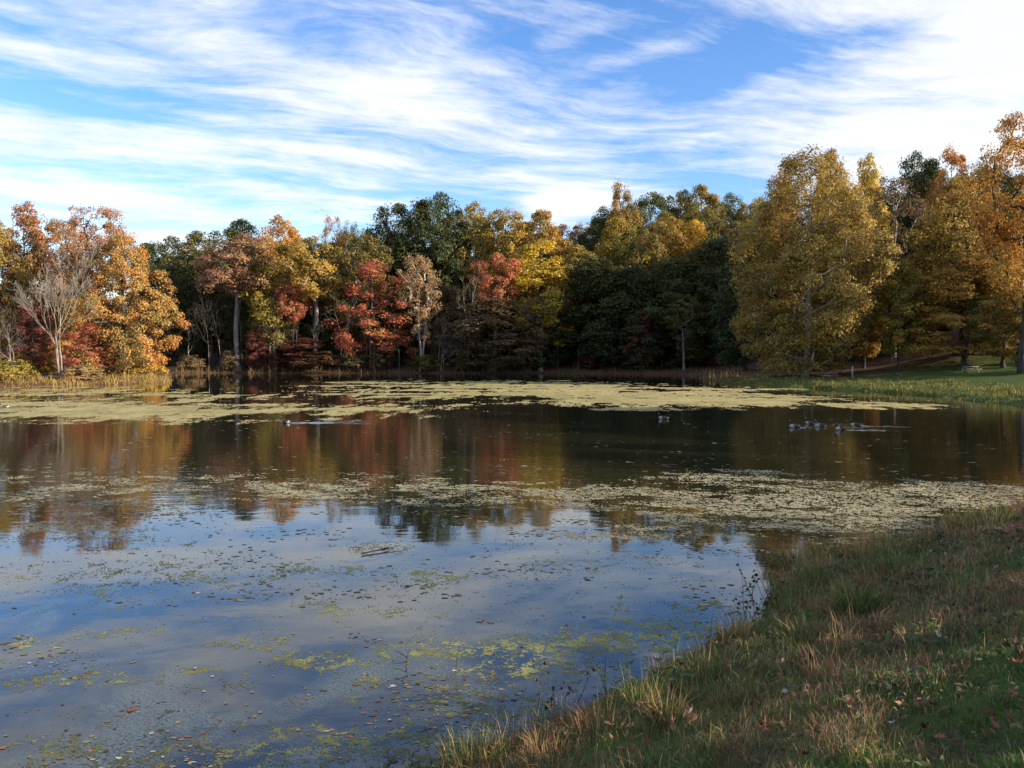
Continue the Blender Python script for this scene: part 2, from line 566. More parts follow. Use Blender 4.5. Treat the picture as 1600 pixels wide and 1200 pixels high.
def tree_proto(seed, H=20.0, hw=5.0, t0=0.3, profile='round', nclump=90, nleaf=9000, leaf=0.40, rc=1.25,
               flat=0.78, trunk_r=0.34, lean=0.02, inner=0.25, layers=0, limb_show=1.0, lumps=0.30, multi=1):
    """a leafy tree: returns trunk mesh (with limbs), crown mesh, height, half width"""
    rng = np.random.default_rng(seed)
    z0 = H * t0
    # clump centres through the crown volume, mostly near its surface
    cs = []
    ph = rng.uniform(0, 6.28, 6)
    tries = 0
    while len(cs) < nclump and tries < 20000:
        tries += 1
        t = rng.uniform(0, 1)
        if layers:
            t = (math.floor(t * layers) + 0.5 + rng.normal() * 0.13) / layers
            t = min(max(t, 0), 1)
        if profile == 'round':
            rr = math.sqrt(max(0, 1 - (2 * t - 0.95) ** 2 / 1.12))
        elif profile == 'oval':
            rr = max(0, math.sin(math.pi * (0.12 + 0.86 * t))) ** 0.7
        elif profile == 'cone':
            rr = (1 - t) ** 0.62 * (0.55 + 0.45 * min(1, t / 0.18))
        elif profile == 'dome':                      # widest low down
            rr = math.sqrt(max(0, 1 - t ** 2.2)) * (0.80 + 0.2 * min(1, t / 0.2))
        else:                                         # vase: widest near the top
            rr = (0.25 + 0.75 * min(1, t / 0.62)) * math.sqrt(max(0, 1 - max(0, (t - 0.62) / 0.42) ** 2))
        if rng.uniform() > rr + 0.12:
            continue
        a = rng.uniform(0, 2 * math.pi)
        lump = 1 + lumps * (math.sin(2 * a + ph[0] + 3 * t) * 0.5 + math.sin(3 * a + ph[1] - 7 * t) * 0.5 + 0.6 * math.sin(5 * a + ph[2] + 11 * t))
        f = inner + (1 - inner) * math.sqrt(rng.uniform(0.25, 1))
        rad = hw * rr * f * lump * 0.88
        c = np.array([rad * math.cos(a), rad * math.sin(a), z0 + t * (H - z0) * 0.965])
        if all(np.sum((c - o) ** 2) > (rc * 0.62) ** 2 for o in cs):
            cs.append(c)
    cs = np.array(cs)
    # skeleton: every clump joined to the nearest lower node closer to the trunk
    V, Q = [], []
    nodes = []
    parent = []
    tops = []
    for k in range(multi):
        ang = k * 2.4 + rng.uniform(0, 6)
        sp = 0.0 if multi == 1 else hw * 0.28
        nseg = 9
        tpts = []
        wob = rng.normal(0, 0.10 * H / 20, (nseg + 1, 2)).cumsum(0)
        for i in range(nseg + 1):
            f = i / nseg
            zz = -0.25 + f * (H * (0.86 if profile != 'vase' else 0.6))
            tpts.append((math.cos(ang) * sp * f + wob[i, 0] + lean * zz, math.sin(ang) * sp * f + wob[i, 1], zz))
        tpts = np.array(tpts)
        tpts[0, :2] -= wob[0] * 0.8
        b = len(nodes)
        for i, p in enumerate(tpts):
            nodes.append(p)
            parent.append(b + i - 1 if i else -1)
        tops.append((b, b + nseg))
    order = np.argsort(np.hypot(cs[:, 0], cs[:, 1]) + 0.15 * np.abs(cs[:, 2] - H * 0.55))
    for ci in order:
        c = cs[ci]
        N = np.array(nodes)
        dv = c - N
        hd = np.hypot(dv[:, 0], dv[:, 1])
        cost = np.linalg.norm(dv, axis=1) + 2.2 * np.maximum(0, hd * 0.35 - dv[:, 2]) + np.where(N[:, 2] < z0 * 0.8, 30, 0)
        j = int(np.argmin(cost))
        p0 = N[j]
        mid1 = p0 + (c - p0) * 0.35 + np.array([0, 0, -0.06 * np.linalg.norm(c - p0)]) + rng.normal(0, 0.12, 3)
        mid2 = p0 + (c - p0) * 0.70 + rng.normal(0, 0.15, 3)
        prev = j
        for p in (mid1, mid2, c):
            nodes.append(p)
            parent.append(prev)
            prev = len(nodes) - 1
    N = np.array(nodes)
    wt = np.zeros(len(nodes))
    for i in range(len(nodes) - 1, -1, -1):
        wt[i] += 0.5
        if parent[i] >= 0:
            wt[parent[i]] += wt[i]
    rad = trunk_r * (wt / wt[0]) ** 0.5
    rad = np.maximum(rad, 0.02)
    for (b, e) in tops:
        ids = np.arange(b, e + 1)
        f = np.linspace(0, 1, len(ids))
        r = np.maximum(trunk_r * (1 - 0.85 * f), rad[ids] * 0.8) / (1 if multi == 1 else 1.5)
        r[0] *= 1.5
        r[1] *= 1.05
        tube(V, Q, N[ids], r, 8)
    ntr = tops[-1][1] + 1
    for k in range(ntr, len(nodes), 3):
        chain = [parent[k], k, k + 1, k + 2]
        r0 = min(rad[chain[0]] * 0.75, rad[k] * 1.1) * limb_show
        tube(V, Q, N[chain], [r0, rad[k] * limb_show, rad[k + 1] * limb_show, 0.02], 5 if rad[k] > 0.05 else 3)
    trunk = mesh_np('trunk', np.concatenate(V), quads=np.concatenate(Q), smooth=True)
    # leaves
    per = rng.dirichlet(np.full(len(cs), 4.0)) * nleaf
    P, M = [], []
    ctr = np.array([0, 0, z0 + 0.45 * (H - z0)])
    for c, k in zip(cs, per.astype(int)):
        r = rc * rng.uniform(0.7, 1.3)
        d = unit(rng.normal(size=(k, 3)))
        d[:, 2] = np.where((d[:, 2] < 0) & (rng.uniform(size=k) < 0.55), -d[:, 2], d[:, 2])
        rr = r * rng.uniform(0.15, 1, (k, 1)) ** 0.45
        # ragged sprays leave the clump
        spr = rng.uniform(size=(k, 1)) < 0.10
        rr = np.where(spr, rr * rng.uniform(1.0, 1.55, (k, 1)), rr)
        p = c + d * rr * np.array([1, 1, flat])
        P.append(p)
        out = unit(c - ctr) * 0.5
        M.append(unit(d * 0.9 + out + np.array([0, 0, 0.35]) + rng.normal(0, 0.5, (k, 3))))
    P = np.concatenate(P)
    M = np.concatenate(M)
    keep = P[:, 2] > 0.25
    P, M = P[keep], M[keep]
    size = leaf * rng.uniform(0.6, 1.35, len(P))
    crown = leaves_mesh('crown', P, M, size, rng)
    hh = float(np.percentile(P[:, 2], 99.7))
    ww = float(np.percentile(np.abs(P[:, 0]), 97.5))
    return trunk, crown, hh, ww


def bare_proto(seed, H=16.0, trunks=3, depth=6, spread=0.55, trunk_r=0.22, ratio=0.74, up=0.25, fork0=0.30, droop=0.0):
    """a leafless tree of forking limbs and twigs: limbs mesh, twigs mesh"""
    rng = np.random.default_rng(seed)
    Vl, Ql, Vt, Qt = [], [], [], []

    def grow(p, d, L, r, lev):
        n = 5 if lev < 2 else 3
        pts = [p]
        dd = d.copy()
        for i in range(n):
            dd = unit(dd + rng.normal(0, 0.09 + 0.02 * lev, 3) + np.array([0, 0, up * 0.16 - droop * 0.05 * lev]))
            pts.append(pts[-1] + dd * L / n)
        pts = np.array(pts)
        r1 = r * 0.62
        rr = np.linspace(r, r1 if lev < depth else 0.006, n + 1)
        if lev <= 2:
            tube(Vl, Ql, pts, rr, 7 if lev == 0 else 5)
        else:
            tube(Vt, Qt, pts, np.maximum(rr, 0.012), 3)
        if lev >= depth:
            return
        nk = 2 if lev < 1 else int(rng.integers(2, 4))
        for k in range(nk):
            f = 1.0 if k == 0 else rng.uniform(0.35, 0.95)
            ip = f * n
            i0 = min(int(ip), n - 1)
            q = pts[i0] + (pts[i0 + 1] - pts[i0]) * (ip - i0)
            side = unit(np.cross(dd, rng.normal(size=3)))
            ang = spread * (0.45 if k == 0 else rng.uniform(0.8, 1.35))
            nd = unit(dd * math.cos(ang) + side * math.sin(ang))
            grow(q, nd, L * ratio * rng.uniform(0.75, 1.15), r1 * (0.95 if k == 0 else 0.72), lev + 1)
    for k in range(trunks):
        a = k * 2 * math.pi / max(trunks, 1) + rng.uniform(0, 1)
        s = 0.0 if trunks == 1 else 0.16
        d = unit(np.array([math.cos(a) * s, math.sin(a) * s, 1.0]))
        grow(np.array([math.cos(a) * s, math.sin(a) * s, -0.2]), d, H * fork0 * rng.uniform(0.85, 1.15), trunk_r * rng.uniform(0.7, 1.0), 0)
    P = np.concatenate(Vl + Vt)
    trunk = mesh_np('trunk', np.concatenate(Vl), quads=np.concatenate(Ql), smooth=True)
    twigs = mesh_np('twigs', np.concatenate(Vt), quads=np.concatenate(Qt))
    return trunk, twigs, float(np.percentile(P[:, 2], 99.8)), float(np.percentile(np.abs(P[:, 0]), 98))


PROTO = {}
for i_ in range(3):
    PROTO['broad%d' % i_] = tree_proto(10 + i_, hw=6.6, t0=0.16, profile='round', nclump=190, nleaf=30000, leaf=0.29, rc=1.20, lumps=0.24)
for i_ in range(3):
    PROTO['oval%d' % i_] = tree_proto(20 + i_, hw=5.4, t0=0.14, profile='oval', nclump=160, nleaf=25000, leaf=0.29, rc=1.15, lumps=0.26)
for i_ in range(2):
    PROTO['dense%d' % i_] = tree_proto(30 + i_, hw=5.2, t0=0.05, profile='dome', nclump=170, nleaf=24000, leaf=0.30, rc=1.20, lumps=0.30)
for i_ in range(2):
    PROTO['maple%d' % i_] = tree_proto(40 + i_, hw=5.0, t0=0.12, profile='dome', nclump=95, nleaf=14000, rc=1.15, flat=0.72, layers=0, lumps=0.62, leaf=0.30)
for i_ in range(3):
    PROTO['sparse%d' % i_] = tree_proto(50 + i_, hw=5.0, t0=0.28, profile='vase', nclump=110, nleaf=7000, rc=0.95, lumps=0.4, leaf=0.25, limb_show=1.1, multi=1 + i_ % 2)
for i_ in range(2):
    PROTO['high%d' % i_] = tree_proto(60 + i_, hw=4.6, t0=0.55, profile='round', nclump=80, nleaf=12000, leaf=0.29, rc=1.05, lumps=0.45, limb_show=1.2)
PROTO['sycamore'] = tree_proto(70, H=30, hw=10.0, t0=0.03, profile='oval', nclump=380, nleaf=95000, leaf=0.27, rc=1.45, flat=0.9, trunk_r=0.55, lumps=0.20, inner=0.30, multi=2, limb_show=1.1)
PROTO['oak'] = tree_proto(71, H=23, hw=9.0, t0=0.05, profile='dome', nclump=200, nleaf=48000, leaf=0.30, rc=1.35, flat=0.72, trunk_r=0.55, lumps=0.42, inner=0.45, limb_show=1.2)
PROTO['airy'] = tree_proto(72, H=24, hw=8.0, t0=0.25, profile='vase', nclump=170, nleaf=22000, leaf=0.28, rc=1.25, flat=0.8, trunk_r=0.42, lumps=0.40, limb_show=1.3)
PROTO['bigmaple'] = tree_proto(73, H=22, hw=8.5, t0=0.10, profile='dome', nclump=190, nleaf=42000, leaf=0.29, rc=1.5, flat=0.55, trunk_r=0.45, lumps=0.34, layers=0, inner=0.35)
for i_ in range(2):
    PROTO['shrub%d' % i_] = tree_proto(80 + i_, H=4.0, hw=2.4, t0=0.05, profile='dome', nclump=45, nleaf=3200, leaf=0.26, rc=0.60, trunk_r=0.08, multi=3, lumps=0.4)
PROTO['bare0'] = bare_proto(90, H=16, trunks=3, depth=7, spread=0.36, fork0=0.25, trunk_r=0.13, ratio=0.76)
PROTO['bare1'] = bare_proto(91, H=20, trunks=1, depth=6, spread=0.62, fork0=0.34, trunk_r=0.20, ratio=0.70)
PROTO['bare2'] = bare_proto(92, H=18, trunks=2, depth=6, spread=0.75, fork0=0.28, trunk_r=0.15)

NAMES = {'broad': 'broadleaf_tree', 'oval': 'broadleaf_tree', 'dense': 'dense_tree', 'maple': 'maple_tree', 'sparse': 'thinning_tree',
         'high': 'tall_tree', 'sycamore': 'sycamore_tree', 'oak': 'oak_tree', 'airy': 'airy_tree', 'bigmaple': 'maple_tree', 'shrub': 'shrub', 'bare': 'bare_tree'}
_trng = random.Random(4)


def place_tree(proto, X, Y, top_z, half_w, leaf, bark, label, group, rz=None, cat=None):
    tr, cr, hh, ww = PROTO[proto]
    z = float(ground_z(np.array([X]), np.array([Y]))[0])
    z = max(z, -0.1) - 0.05
    sz = (top_z - z) / hh
    sx = half_w / ww
    base = proto.rstrip('0123456789')
    root = bpy.data.objects.new(NAMES[base], None)
    C.objects.link(root)
    root.empty_display_size = 0.5
    root.location = (X, Y, z)
    root.rotation_euler = (0, 0, _trng.uniform(0, 6.28) if rz is None else rz)
    root.scale = (sx, sx, sz)
    tag(root, label, cat or ('shrub' if base == 'shrub' else 'tree'), group)
    pm = BARK[bark]
    for nm, me, m in (('trunk', tr, pm), ('twigs' if base == 'bare' else 'crown', cr, pm if base == 'bare' else LEAF[leaf])):
        if len(me.materials) == 0:
            me.materials.append(m)
        o = bpy.data.objects.new(nm, me)
        C.objects.link(o)
        o.parent = root
        o.material_slots[0].link = 'OBJECT'
        o.material_slots[0].material = m
    return root


def tree(proto, px, top, hw, D, leaf, bark, label, group, rz=None):
    """a tree whose top shows at photo row `top`, standing D metres out"""
    X, Y, zt = at_depth(px, top, D)
    for _ in range(30):                       # keep the foot of the tree on dry land
        if pond_sd(np.array([X]), np.array([Y]))[0] > 3.0:
            break
        hw, D = hw * (D / (D + 0.5)), D + 0.5
        X, Y, zt = at_depth(px, top, D)
    return place_tree(proto, X, Y, zt, hw * D / FPX, leaf, bark, label, group, rz)


G_FAR = 'trees along the far shore'
G_HILL = 'trees on the slope behind the far shore'
G_R = 'trees behind the picnic lawn'
G_L = 'trees on the left point of the shore'
FAR_TREES = [
    # proto, px, top, half width, distance, leaf, bark, label
    ('broad0', 262, 372, 48, 192, 'dark_green', 'dark', 'rounded dark green tree behind the orange oak, lowest on the skyline', G_HILL),
    ('broad1', 318, 362, 46, 196, 'green', 'dark', 'rounded green tree on the skyline beside the dusty pink crown', G_HILL),
    ('oval0', 378, 345, 36, 202, 'dark_green', 'dark', 'dark green treetop rising behind the dusty pink crown', G_HILL),
    ('high0', 368, 366, 44, 178, 'russet', 'grey', 'dusty pink tree on a tall bare grey trunk', G_FAR),
    ('oval1', 440, 341, 36, 198, 'orange', 'dark', 'bright orange treetop above the yellow green crown', G_HILL),
    ('oval2', 428, 372, 32, 180, 'yellow_green', 'grey', 'yellow green tree under the bright orange treetop', G_FAR),
    ('high1', 487, 372, 38, 178, 'gold', 'pale', 'golden tree held on pale forked limbs between green and orange crowns', G_FAR),
    ('sparse0', 519, 338, 26, 204, 'russet', 'grey', 'wispy pinkish treetop with sky showing through it', G_HILL),
    ('sparse1', 546, 346, 20, 206, 'russet', 'grey', 'thin nearly leafless treetop beside the dark oaks', G_HILL),
    ('broad2', 556, 366, 48, 184, 'olive', 'grey', 'olive green tree above the tall red maple', G_FAR),
    ('broad1', 616, 324, 50, 205, 'dark_green', 'dark', 'dark oak with gaps of sky, lower of the two on the skyline', G_HILL),
    ('broad0', 682, 304, 54, 203, 'dark_green', 'dark', 'tall dark oak with gaps of sky, taller of the two on the skyline', G_HILL),
    ('oval1', 742, 320, 36, 201, 'gold_brown', 'dark', 'brownish orange tree touching the taller dark oak', G_HILL),
    ('broad2', 790, 330, 40, 196, 'gold', 'dark', 'golden brown tree on the skyline above the red crown', G_HILL),
    ('oval0', 846, 330, 36, 194, 'gold', 'dark', 'golden tree on the skyline beside the low white cloud', G_HILL),
    ('oval2', 836, 378, 46, 180, 'yellow', 'dark', 'yellow tree below the golden skyline beside the red crown', G_FAR),
    ('maple0', 580, 408, 46, 171, 'red', 'dark', 'tall red maple in spreading layers at the far shore', G_FAR),
    ('high0', 456, 440, 19, 174, 'red', 'dark', 'small bright red crown on a slim trunk below the golden tree', G_FAR),
    ('maple1', 400, 512, 30, 172, 'dark_red', 'dark', 'low dull red maple under the dusty pink tree', G_FAR),
    ('maple0', 474, 528, 40, 171, 'dark_red', 'dark', 'low wine red maple below the small bright red crown', G_FAR),
    ('sparse1', 656, 398, 44, 171, 'tan', 'pale', 'half bare tan tree with pale trunks beside the red maple', G_FAR),
    ('bare1', 730, 405, 24, 170, None, 'pale', 'slim pale leafless tree standing before the dark oaks', G_FAR),
    ('high1', 780, 398, 32, 174, 'red', 'dark', 'rounded coral red crown below the golden brown skyline', G_FAR),
    ('dense0', 770, 468, 62, 173, 'dull_brown', 'grey', 'dull brown tree in the shade under the coral red crown', G_FAR),
    ('sparse2', 845, 455, 44, 171, 'dull_brown', 'grey', 'shaded thin brown tree beside the coral red crown', G_FAR),
    ('bare2', 330, 425, 50, 180, None, 'dark', 'grey leafless tree leaning out of dark woods below the dusty pink crown', G_FAR),  # grey limbs standing in shade; the shade is put in by the darker bark colour
    ('bare2', 420, 450, 45, 176, None, 'grey', 'grey leafless tree between the low dull red maple and small red crown', G_FAR),
    ('bare1', 530, 440, 40, 176, None, 'grey', 'bare grey tree between the two red maples', G_FAR),
    ('bare2', 690, 505, 46, 169, None, 'grey', 'bare tangled small tree at the water beside the pale slim one', G_FAR),
    ('broad1', 892, 352, 34, 232, 'russet', 'grey', 'greyish red tree far up the slope under the low white cloud', G_HILL),
    ('broad2', 862, 356, 26, 226, 'olive', 'dark', 'olive tree in the dip of the skyline under the white cloud', G_HILL),
    ('sparse0', 925, 348, 34, 240, 'russet', 'grey', 'thin mauve tree in the dip of the skyline', G_HILL),
    ('oval0', 900, 385, 40, 190, 'gold_brown', 'dark', 'brown gold tree below the dip of the skyline', G_HILL),
    ('broad0', 945, 326, 34, 214, 'green', 'dark', 'green tree at the left shoulder of the hill top', G_HILL),
    ('oval2', 970, 289, 22, 212, 'gold', 'dark', 'narrow golden treetop standing above the hill skyline', G_HILL),
    ('broad2', 1020, 305, 42, 222, 'green', 'dark', 'broad green tree on top of the hill', G_HILL),
    ('broad1', 1062, 300, 30, 224, 'olive', 'dark', 'olive tree on top of the hill beside the yellow one', G_HILL),
    ('oval0', 1095, 291, 30, 220, 'yellow_green', 'dark', 'yellow olive tree highest on the hill top', G_HILL),
    ('broad0', 1142, 305, 34, 228, 'green', 'dark', 'green tree on the hill next to the yellow olive one', G_HILL),
    ('broad1', 1182, 312, 34, 222, 'gold_brown', 'dark', 'brown gold hill tree half hidden by the great sycamore', G_HILL),
    ('oval1', 1082, 346, 34, 198, 'yellow', 'dark', 'bright yellow tree below the hill top', G_HILL),
    ('broad2', 1042, 342, 36, 200, 'gold', 'dark', 'pale gold tree beside the bright yellow one', G_HILL),
    ('oval2', 968, 345, 38, 196, 'yellow_green', 'dark', 'yellow green tree under the narrow golden treetop', G_HILL),
    ('broad0', 1004, 358, 38, 188, 'olive', 'dark', 'dark olive tree halfway up the hill', G_HILL),
    ('broad1', 1140, 345, 40, 192, 'olive', 'dark', 'shaded olive tree between the yellow tree and the sycamore', G_HILL),
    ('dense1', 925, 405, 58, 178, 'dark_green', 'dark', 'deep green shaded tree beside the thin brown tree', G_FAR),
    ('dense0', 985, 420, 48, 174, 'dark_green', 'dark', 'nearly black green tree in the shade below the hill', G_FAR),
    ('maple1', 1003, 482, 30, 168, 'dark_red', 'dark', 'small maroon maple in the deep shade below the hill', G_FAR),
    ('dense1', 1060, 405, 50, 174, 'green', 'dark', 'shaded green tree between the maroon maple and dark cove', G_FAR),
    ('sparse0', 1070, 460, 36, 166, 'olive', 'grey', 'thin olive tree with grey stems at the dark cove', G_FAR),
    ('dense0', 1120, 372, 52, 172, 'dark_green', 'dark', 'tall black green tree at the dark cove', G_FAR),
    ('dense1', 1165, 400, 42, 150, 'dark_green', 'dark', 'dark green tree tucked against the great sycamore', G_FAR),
]
for t_ in FAR_TREES:
    tree(*(t_[:3] + (t_[3] * (1.0 if t_[0][:4] in ('bare', 'mapl', 'spar') or 'red' in t_[5] else 1.22),) + t_[4:]))
RIGHT_TREES = [
    ('sycamore', 1264, 243, 101, 112, 'sycamore', 'pale', 'great golden brown sycamore with foliage down to the grass', G_R),
    ('sparse1', 1232, 248, 26, 122, 'orange', 'dark', 'thin orange treetop poking out behind the great sycamore', G_R),
    ('oval0', 1298, 236, 30, 128, 'gold', 'dark', 'golden treetop directly behind the great sycamore', G_R),
    ('oval1', 1356, 246, 34, 134, 'yellow', 'dark', 'yellow treetop between the sycamore and the dark green tree', G_R),
    ('broad0', 1432, 240, 52, 146, 'dark_green', 'dark', 'dark green tree on the skyline behind the grey branches', G_R),
    ('oval2', 1488, 232, 28, 136, 'orange', 'dark', 'bright orange treetop beside the dark green skyline tree', G_R),
    ('broad2', 1550, 262, 44, 134, 'gold_brown', 'dark', 'brown gold tree behind the open orange tree', G_R),
    ('sparse2', 1402, 282, 46, 117, 'dull_brown', 'grey', 'half bare greyish tree between the sycamore and the broad golden tree', G_R),
    ('oval1', 1408, 408, 34, 106, 'yellow_green', 'dark', 'low yellow green tree standing on the lawn beside the sycamore', G_R),
    ('oval0', 1352, 430, 30, 116, 'gold', 'dark', 'smaller gold tree at the side of the great sycamore', G_R),
    ('broad1', 1508, 282, 76, 108, 'gold_brown', 'dark', 'broad tan gold tree behind the picnic tables', G_R),
    ('bigmaple', 1512, 400, 78, 102, 'gold', 'dark', 'wide low golden tree spreading over the picnic tables', G_R),
    ('airy', 1606, 178, 90, 92, 'orange', 'dark', 'tall open orange tree with dark branches against the sky', G_R),
    ('broad2', 1608, 330, 66, 104, 'gold_brown', 'dark', 'brown gold tree under the tall open orange one', G_R),
    ('broad0', 1570, 455, 60, 98, 'olive', 'dark', 'low shaded olive tree at the edge of the picnic lawn', G_R),
    ('dense1', 1440, 470, 50, 124, 'dark_green', 'dark', 'dark understorey tree behind the low yellow green one', G_R),
    ('dense0', 1330, 420, 60, 132, 'dark_green', 'dark', 'dark understorey tree behind the great sycamore', G_R),
]
for t_ in RIGHT_TREES:
    tree(*t_)
LEFT_TREES = [
    ('oak', 190, 372, 72, 117, 'orange_oak', 'dark', 'large orange oak hanging low over the water', G_L),
    ('airy', 150, 324, 66, 122, 'russet_orange', 'dark', 'tall russet orange tree rising behind the orange oak', G_L),
    ('oval1', 40, 320, 42, 128, 'russet_orange', 'dark', 'tall russet red tree behind the pale leafless tree', G_L),
    ('broad1', 98, 345, 50, 134, 'russet_orange', 'dark', 'russet tree filling the gap behind the pale leafless tree', G_L),
    ('broad0', -10, 345, 50, 124, 'gold_brown', 'dark', 'brown gold tree beside the tall russet red one', G_L),
    ('broad2', 60, 400, 60, 132, 'gold_brown', 'dark', 'lower brown gold tree behind the scarlet maple', G_L),
    ('bare0', 90, 372, 50, 107, None, 'ash', 'pale leafless tree with several stems at the water edge', G_L),
    ('maple1', 48, 470, 46, 116, 'dark_red', 'dark', 'dull crimson maple beside the pale leafless tree', G_L),
    ('maple0', 132, 505, 30, 113, 'red', 'dark', 'small scarlet maple between the pale leafless tree and the oak', G_L),
    ('dense0', 175, 470, 40, 126, 'olive', 'dark', 'olive tree in the shade of the orange oak', G_L),
    ('bare2', 18, 470, 36, 112, None, 'grey', 'thin grey bare tree beside the dull crimson maple', G_L),
]
for t_ in LEFT_TREES:
    tree(*t_)

# dark understorey between the far trunks, wooded hillside out of the frame on the right
_r = random.Random(11)
MARK = [(270, 'rounded dark green tree'), (330, 'leaning grey leafless tree'), (368, 'dusty pink tree'), (405, 'low dull red maple'), (456, 'small bright red crown'),
        (495, 'low wine red maple'), (530, 'bare grey tree between maples'), (580, 'tall red maple'), (656, 'half bare tan tree'), (730, 'slim pale leafless tree'), (780, 'coral red crown'),
        (845, 'shaded thin brown tree'), (925, 'deep green shaded tree'), (1003, 'small maroon maple'), (1070, 'thin olive tree'), (1120, 'tall black green tree')]
WORD = {'dark_green': 'dark green', 'green': 'green', 'dull_brown': 'dull brown', 'dark_red': 'dull red', 'olive': 'olive'}


def by_mark(px):
    return min(MARK, key=lambda m_: abs(m_[0] - px))[1]


kinds = ['dense0', 'dense1', 'broad0', 'oval1']
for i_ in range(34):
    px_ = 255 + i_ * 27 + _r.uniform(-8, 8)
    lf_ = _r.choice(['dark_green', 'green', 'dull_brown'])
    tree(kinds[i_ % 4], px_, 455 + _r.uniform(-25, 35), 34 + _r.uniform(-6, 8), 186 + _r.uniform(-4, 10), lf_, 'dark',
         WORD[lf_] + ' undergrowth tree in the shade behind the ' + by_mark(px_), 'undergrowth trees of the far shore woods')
for i_ in range(14):
    lf_ = _r.choice(['dull_brown', 'dark_red', 'olive', 'dark_green'])
    px_ = 300 + i_ * 62 + _r.uniform(-20, 20)
    tree('shrub%d' % (i_ % 2), px_, 552 + _r.uniform(-12, 8), 20 + _r.uniform(-4, 8), 171 + _r.uniform(-1, 5), lf_, 'dark',
         'low ' + WORD[lf_] + ' far shore shrub below the ' + by_mark(px_), 'shrubs along the far shore')
for i_ in range(26):
    px_ = 285 + i_ * 31 + _r.uniform(-14, 14)
    tree('bare1', px_, 470 + _r.uniform(-45, 40), 11 + _r.uniform(-3, 6), 171 + _r.uniform(-1, 8), None, _r.choice(['grey', 'pale', 'grey']),
         'slim bare stem in the shaded woods beside the ' + by_mark(px_), 'slim bare stems of the far shore woods')
SKYL = [(240, 388), (300, 374), (370, 354), (440, 347), (520, 356), (580, 348), (620, 334), (690, 312), (760, 328), (850, 338), (900, 354), (960, 314), (1020, 308), (1100, 300), (1180, 308),
        (1300, 266), (1400, 262), (1500, 254), (1600, 250)]
HM = [(262, 'rounded dark green tree'), (440, 'bright orange treetop'), (556, 'olive green tree'), (616, 'lower dark oak'), (690, 'taller dark oak'), (790, 'golden brown skyline tree'),
      (846, 'golden tree beside the low cloud'), (900, 'dip of the skyline'), (970, 'narrow golden treetop'), (1040, 'broad green hilltop tree'), (1095, 'yellow olive hilltop tree'), (1182, 'brown gold hill tree'),
      (1300, 'great sycamore'), (1400, 'half bare greyish tree'), (1508, 'broad tan gold tree'), (1600, 'tall open orange tree')]
for i_ in range(50):
    px_ = 245 + i_ * 27.5 + _r.uniform(-8, 8)
    sk = np.interp(px_, [a for a, b in SKYL], [b for a, b in SKYL])
    lf_ = _r.choice(['green', 'olive', 'dark_green', 'gold_brown', 'olive', 'yellow_green', 'gold'])
    back = _r.uniform(208, 222) if px_ < 1200 else _r.uniform(150, 164)
    tree(_r.choice(['broad0', 'broad1', 'broad2']), px_, sk + 10 + 34 * _r.random() ** 1.3, 34 + _r.uniform(-5, 8), back, lf_, 'dark',
         lf_.replace('_', ' ') + ' tree filling the canopy near the ' + min(HM, key=lambda m_: abs(m_[0] - px_))[1], 'trees filling the canopy of the slope')
SH = [('shrub0', 18, 562, 30, 101, 'yellow_green', 'low yellow green bush at the water beside the pale leafless tree'),
      ('shrub1', 130, 570, 22, 107, 'tan', 'tan bush at the foot of the pale leafless tree'),
      ('shrub0', 228, 555, 28, 116, 'yellow', 'yellow bush under the low limbs of the orange oak'),
      ('shrub1', 55, 540, 26, 118, 'yellow', 'yellow bush behind the pale leafless tree'),
      ('shrub1', 170, 555, 24, 122, 'gold_brown', 'brown gold bush below the small scarlet maple')]
for p_, a, b, c, d, e, l in SH:
    tree(p_, a, b, c, d, e, 'dark', l, 'bushes on the left point of the shore')
for i_ in range(60):
    X = _r.uniform(82, 190)
    Y = _r.uniform(104, 180)
    if X < 0.70 * Y + 12 or (X > 150 and Y > 160):
        continue
    z = float(ground_z(np.array([X]), np.array([Y]))[0])
    place_tree(_r.choice(['broad0', 'broad1', 'oval0', 'oval2', 'dense1']), X, Y, z + _r.uniform(14, 20), _r.uniform(5, 7.5), _r.choice(['gold', 'olive', 'gold_brown', 'orange', 'green']), 'dark',
               'autumn tree on the wooded hillside beyond the picnic lawn', 'trees on the hillside beyond the picnic lawn')
for X, Y, h in ((26, -6, 13), (34, 2, 15), (44, -16, 20), (52, -2, 17), (36, -26, 18), (58, 30, 17), (64, 34, 18), (66, 27, 19), (73, 33, 20), (60, 39, 16), (54, 24, 15), (50, 16, 15), (86, 84, 12)):
    z = float(ground_z(np.array([X]), np.array([Y]))[0])
    place_tree(_r.choice(['broad0', 'broad1', 'oval0']) if Y > 14 else _r.choice(['sparse0', 'sparse2']), X, Y, z + h, h * 0.30, 'gold', 'dark', 'autumn tree on the near bank shading the grass', 'trees on the near bank')

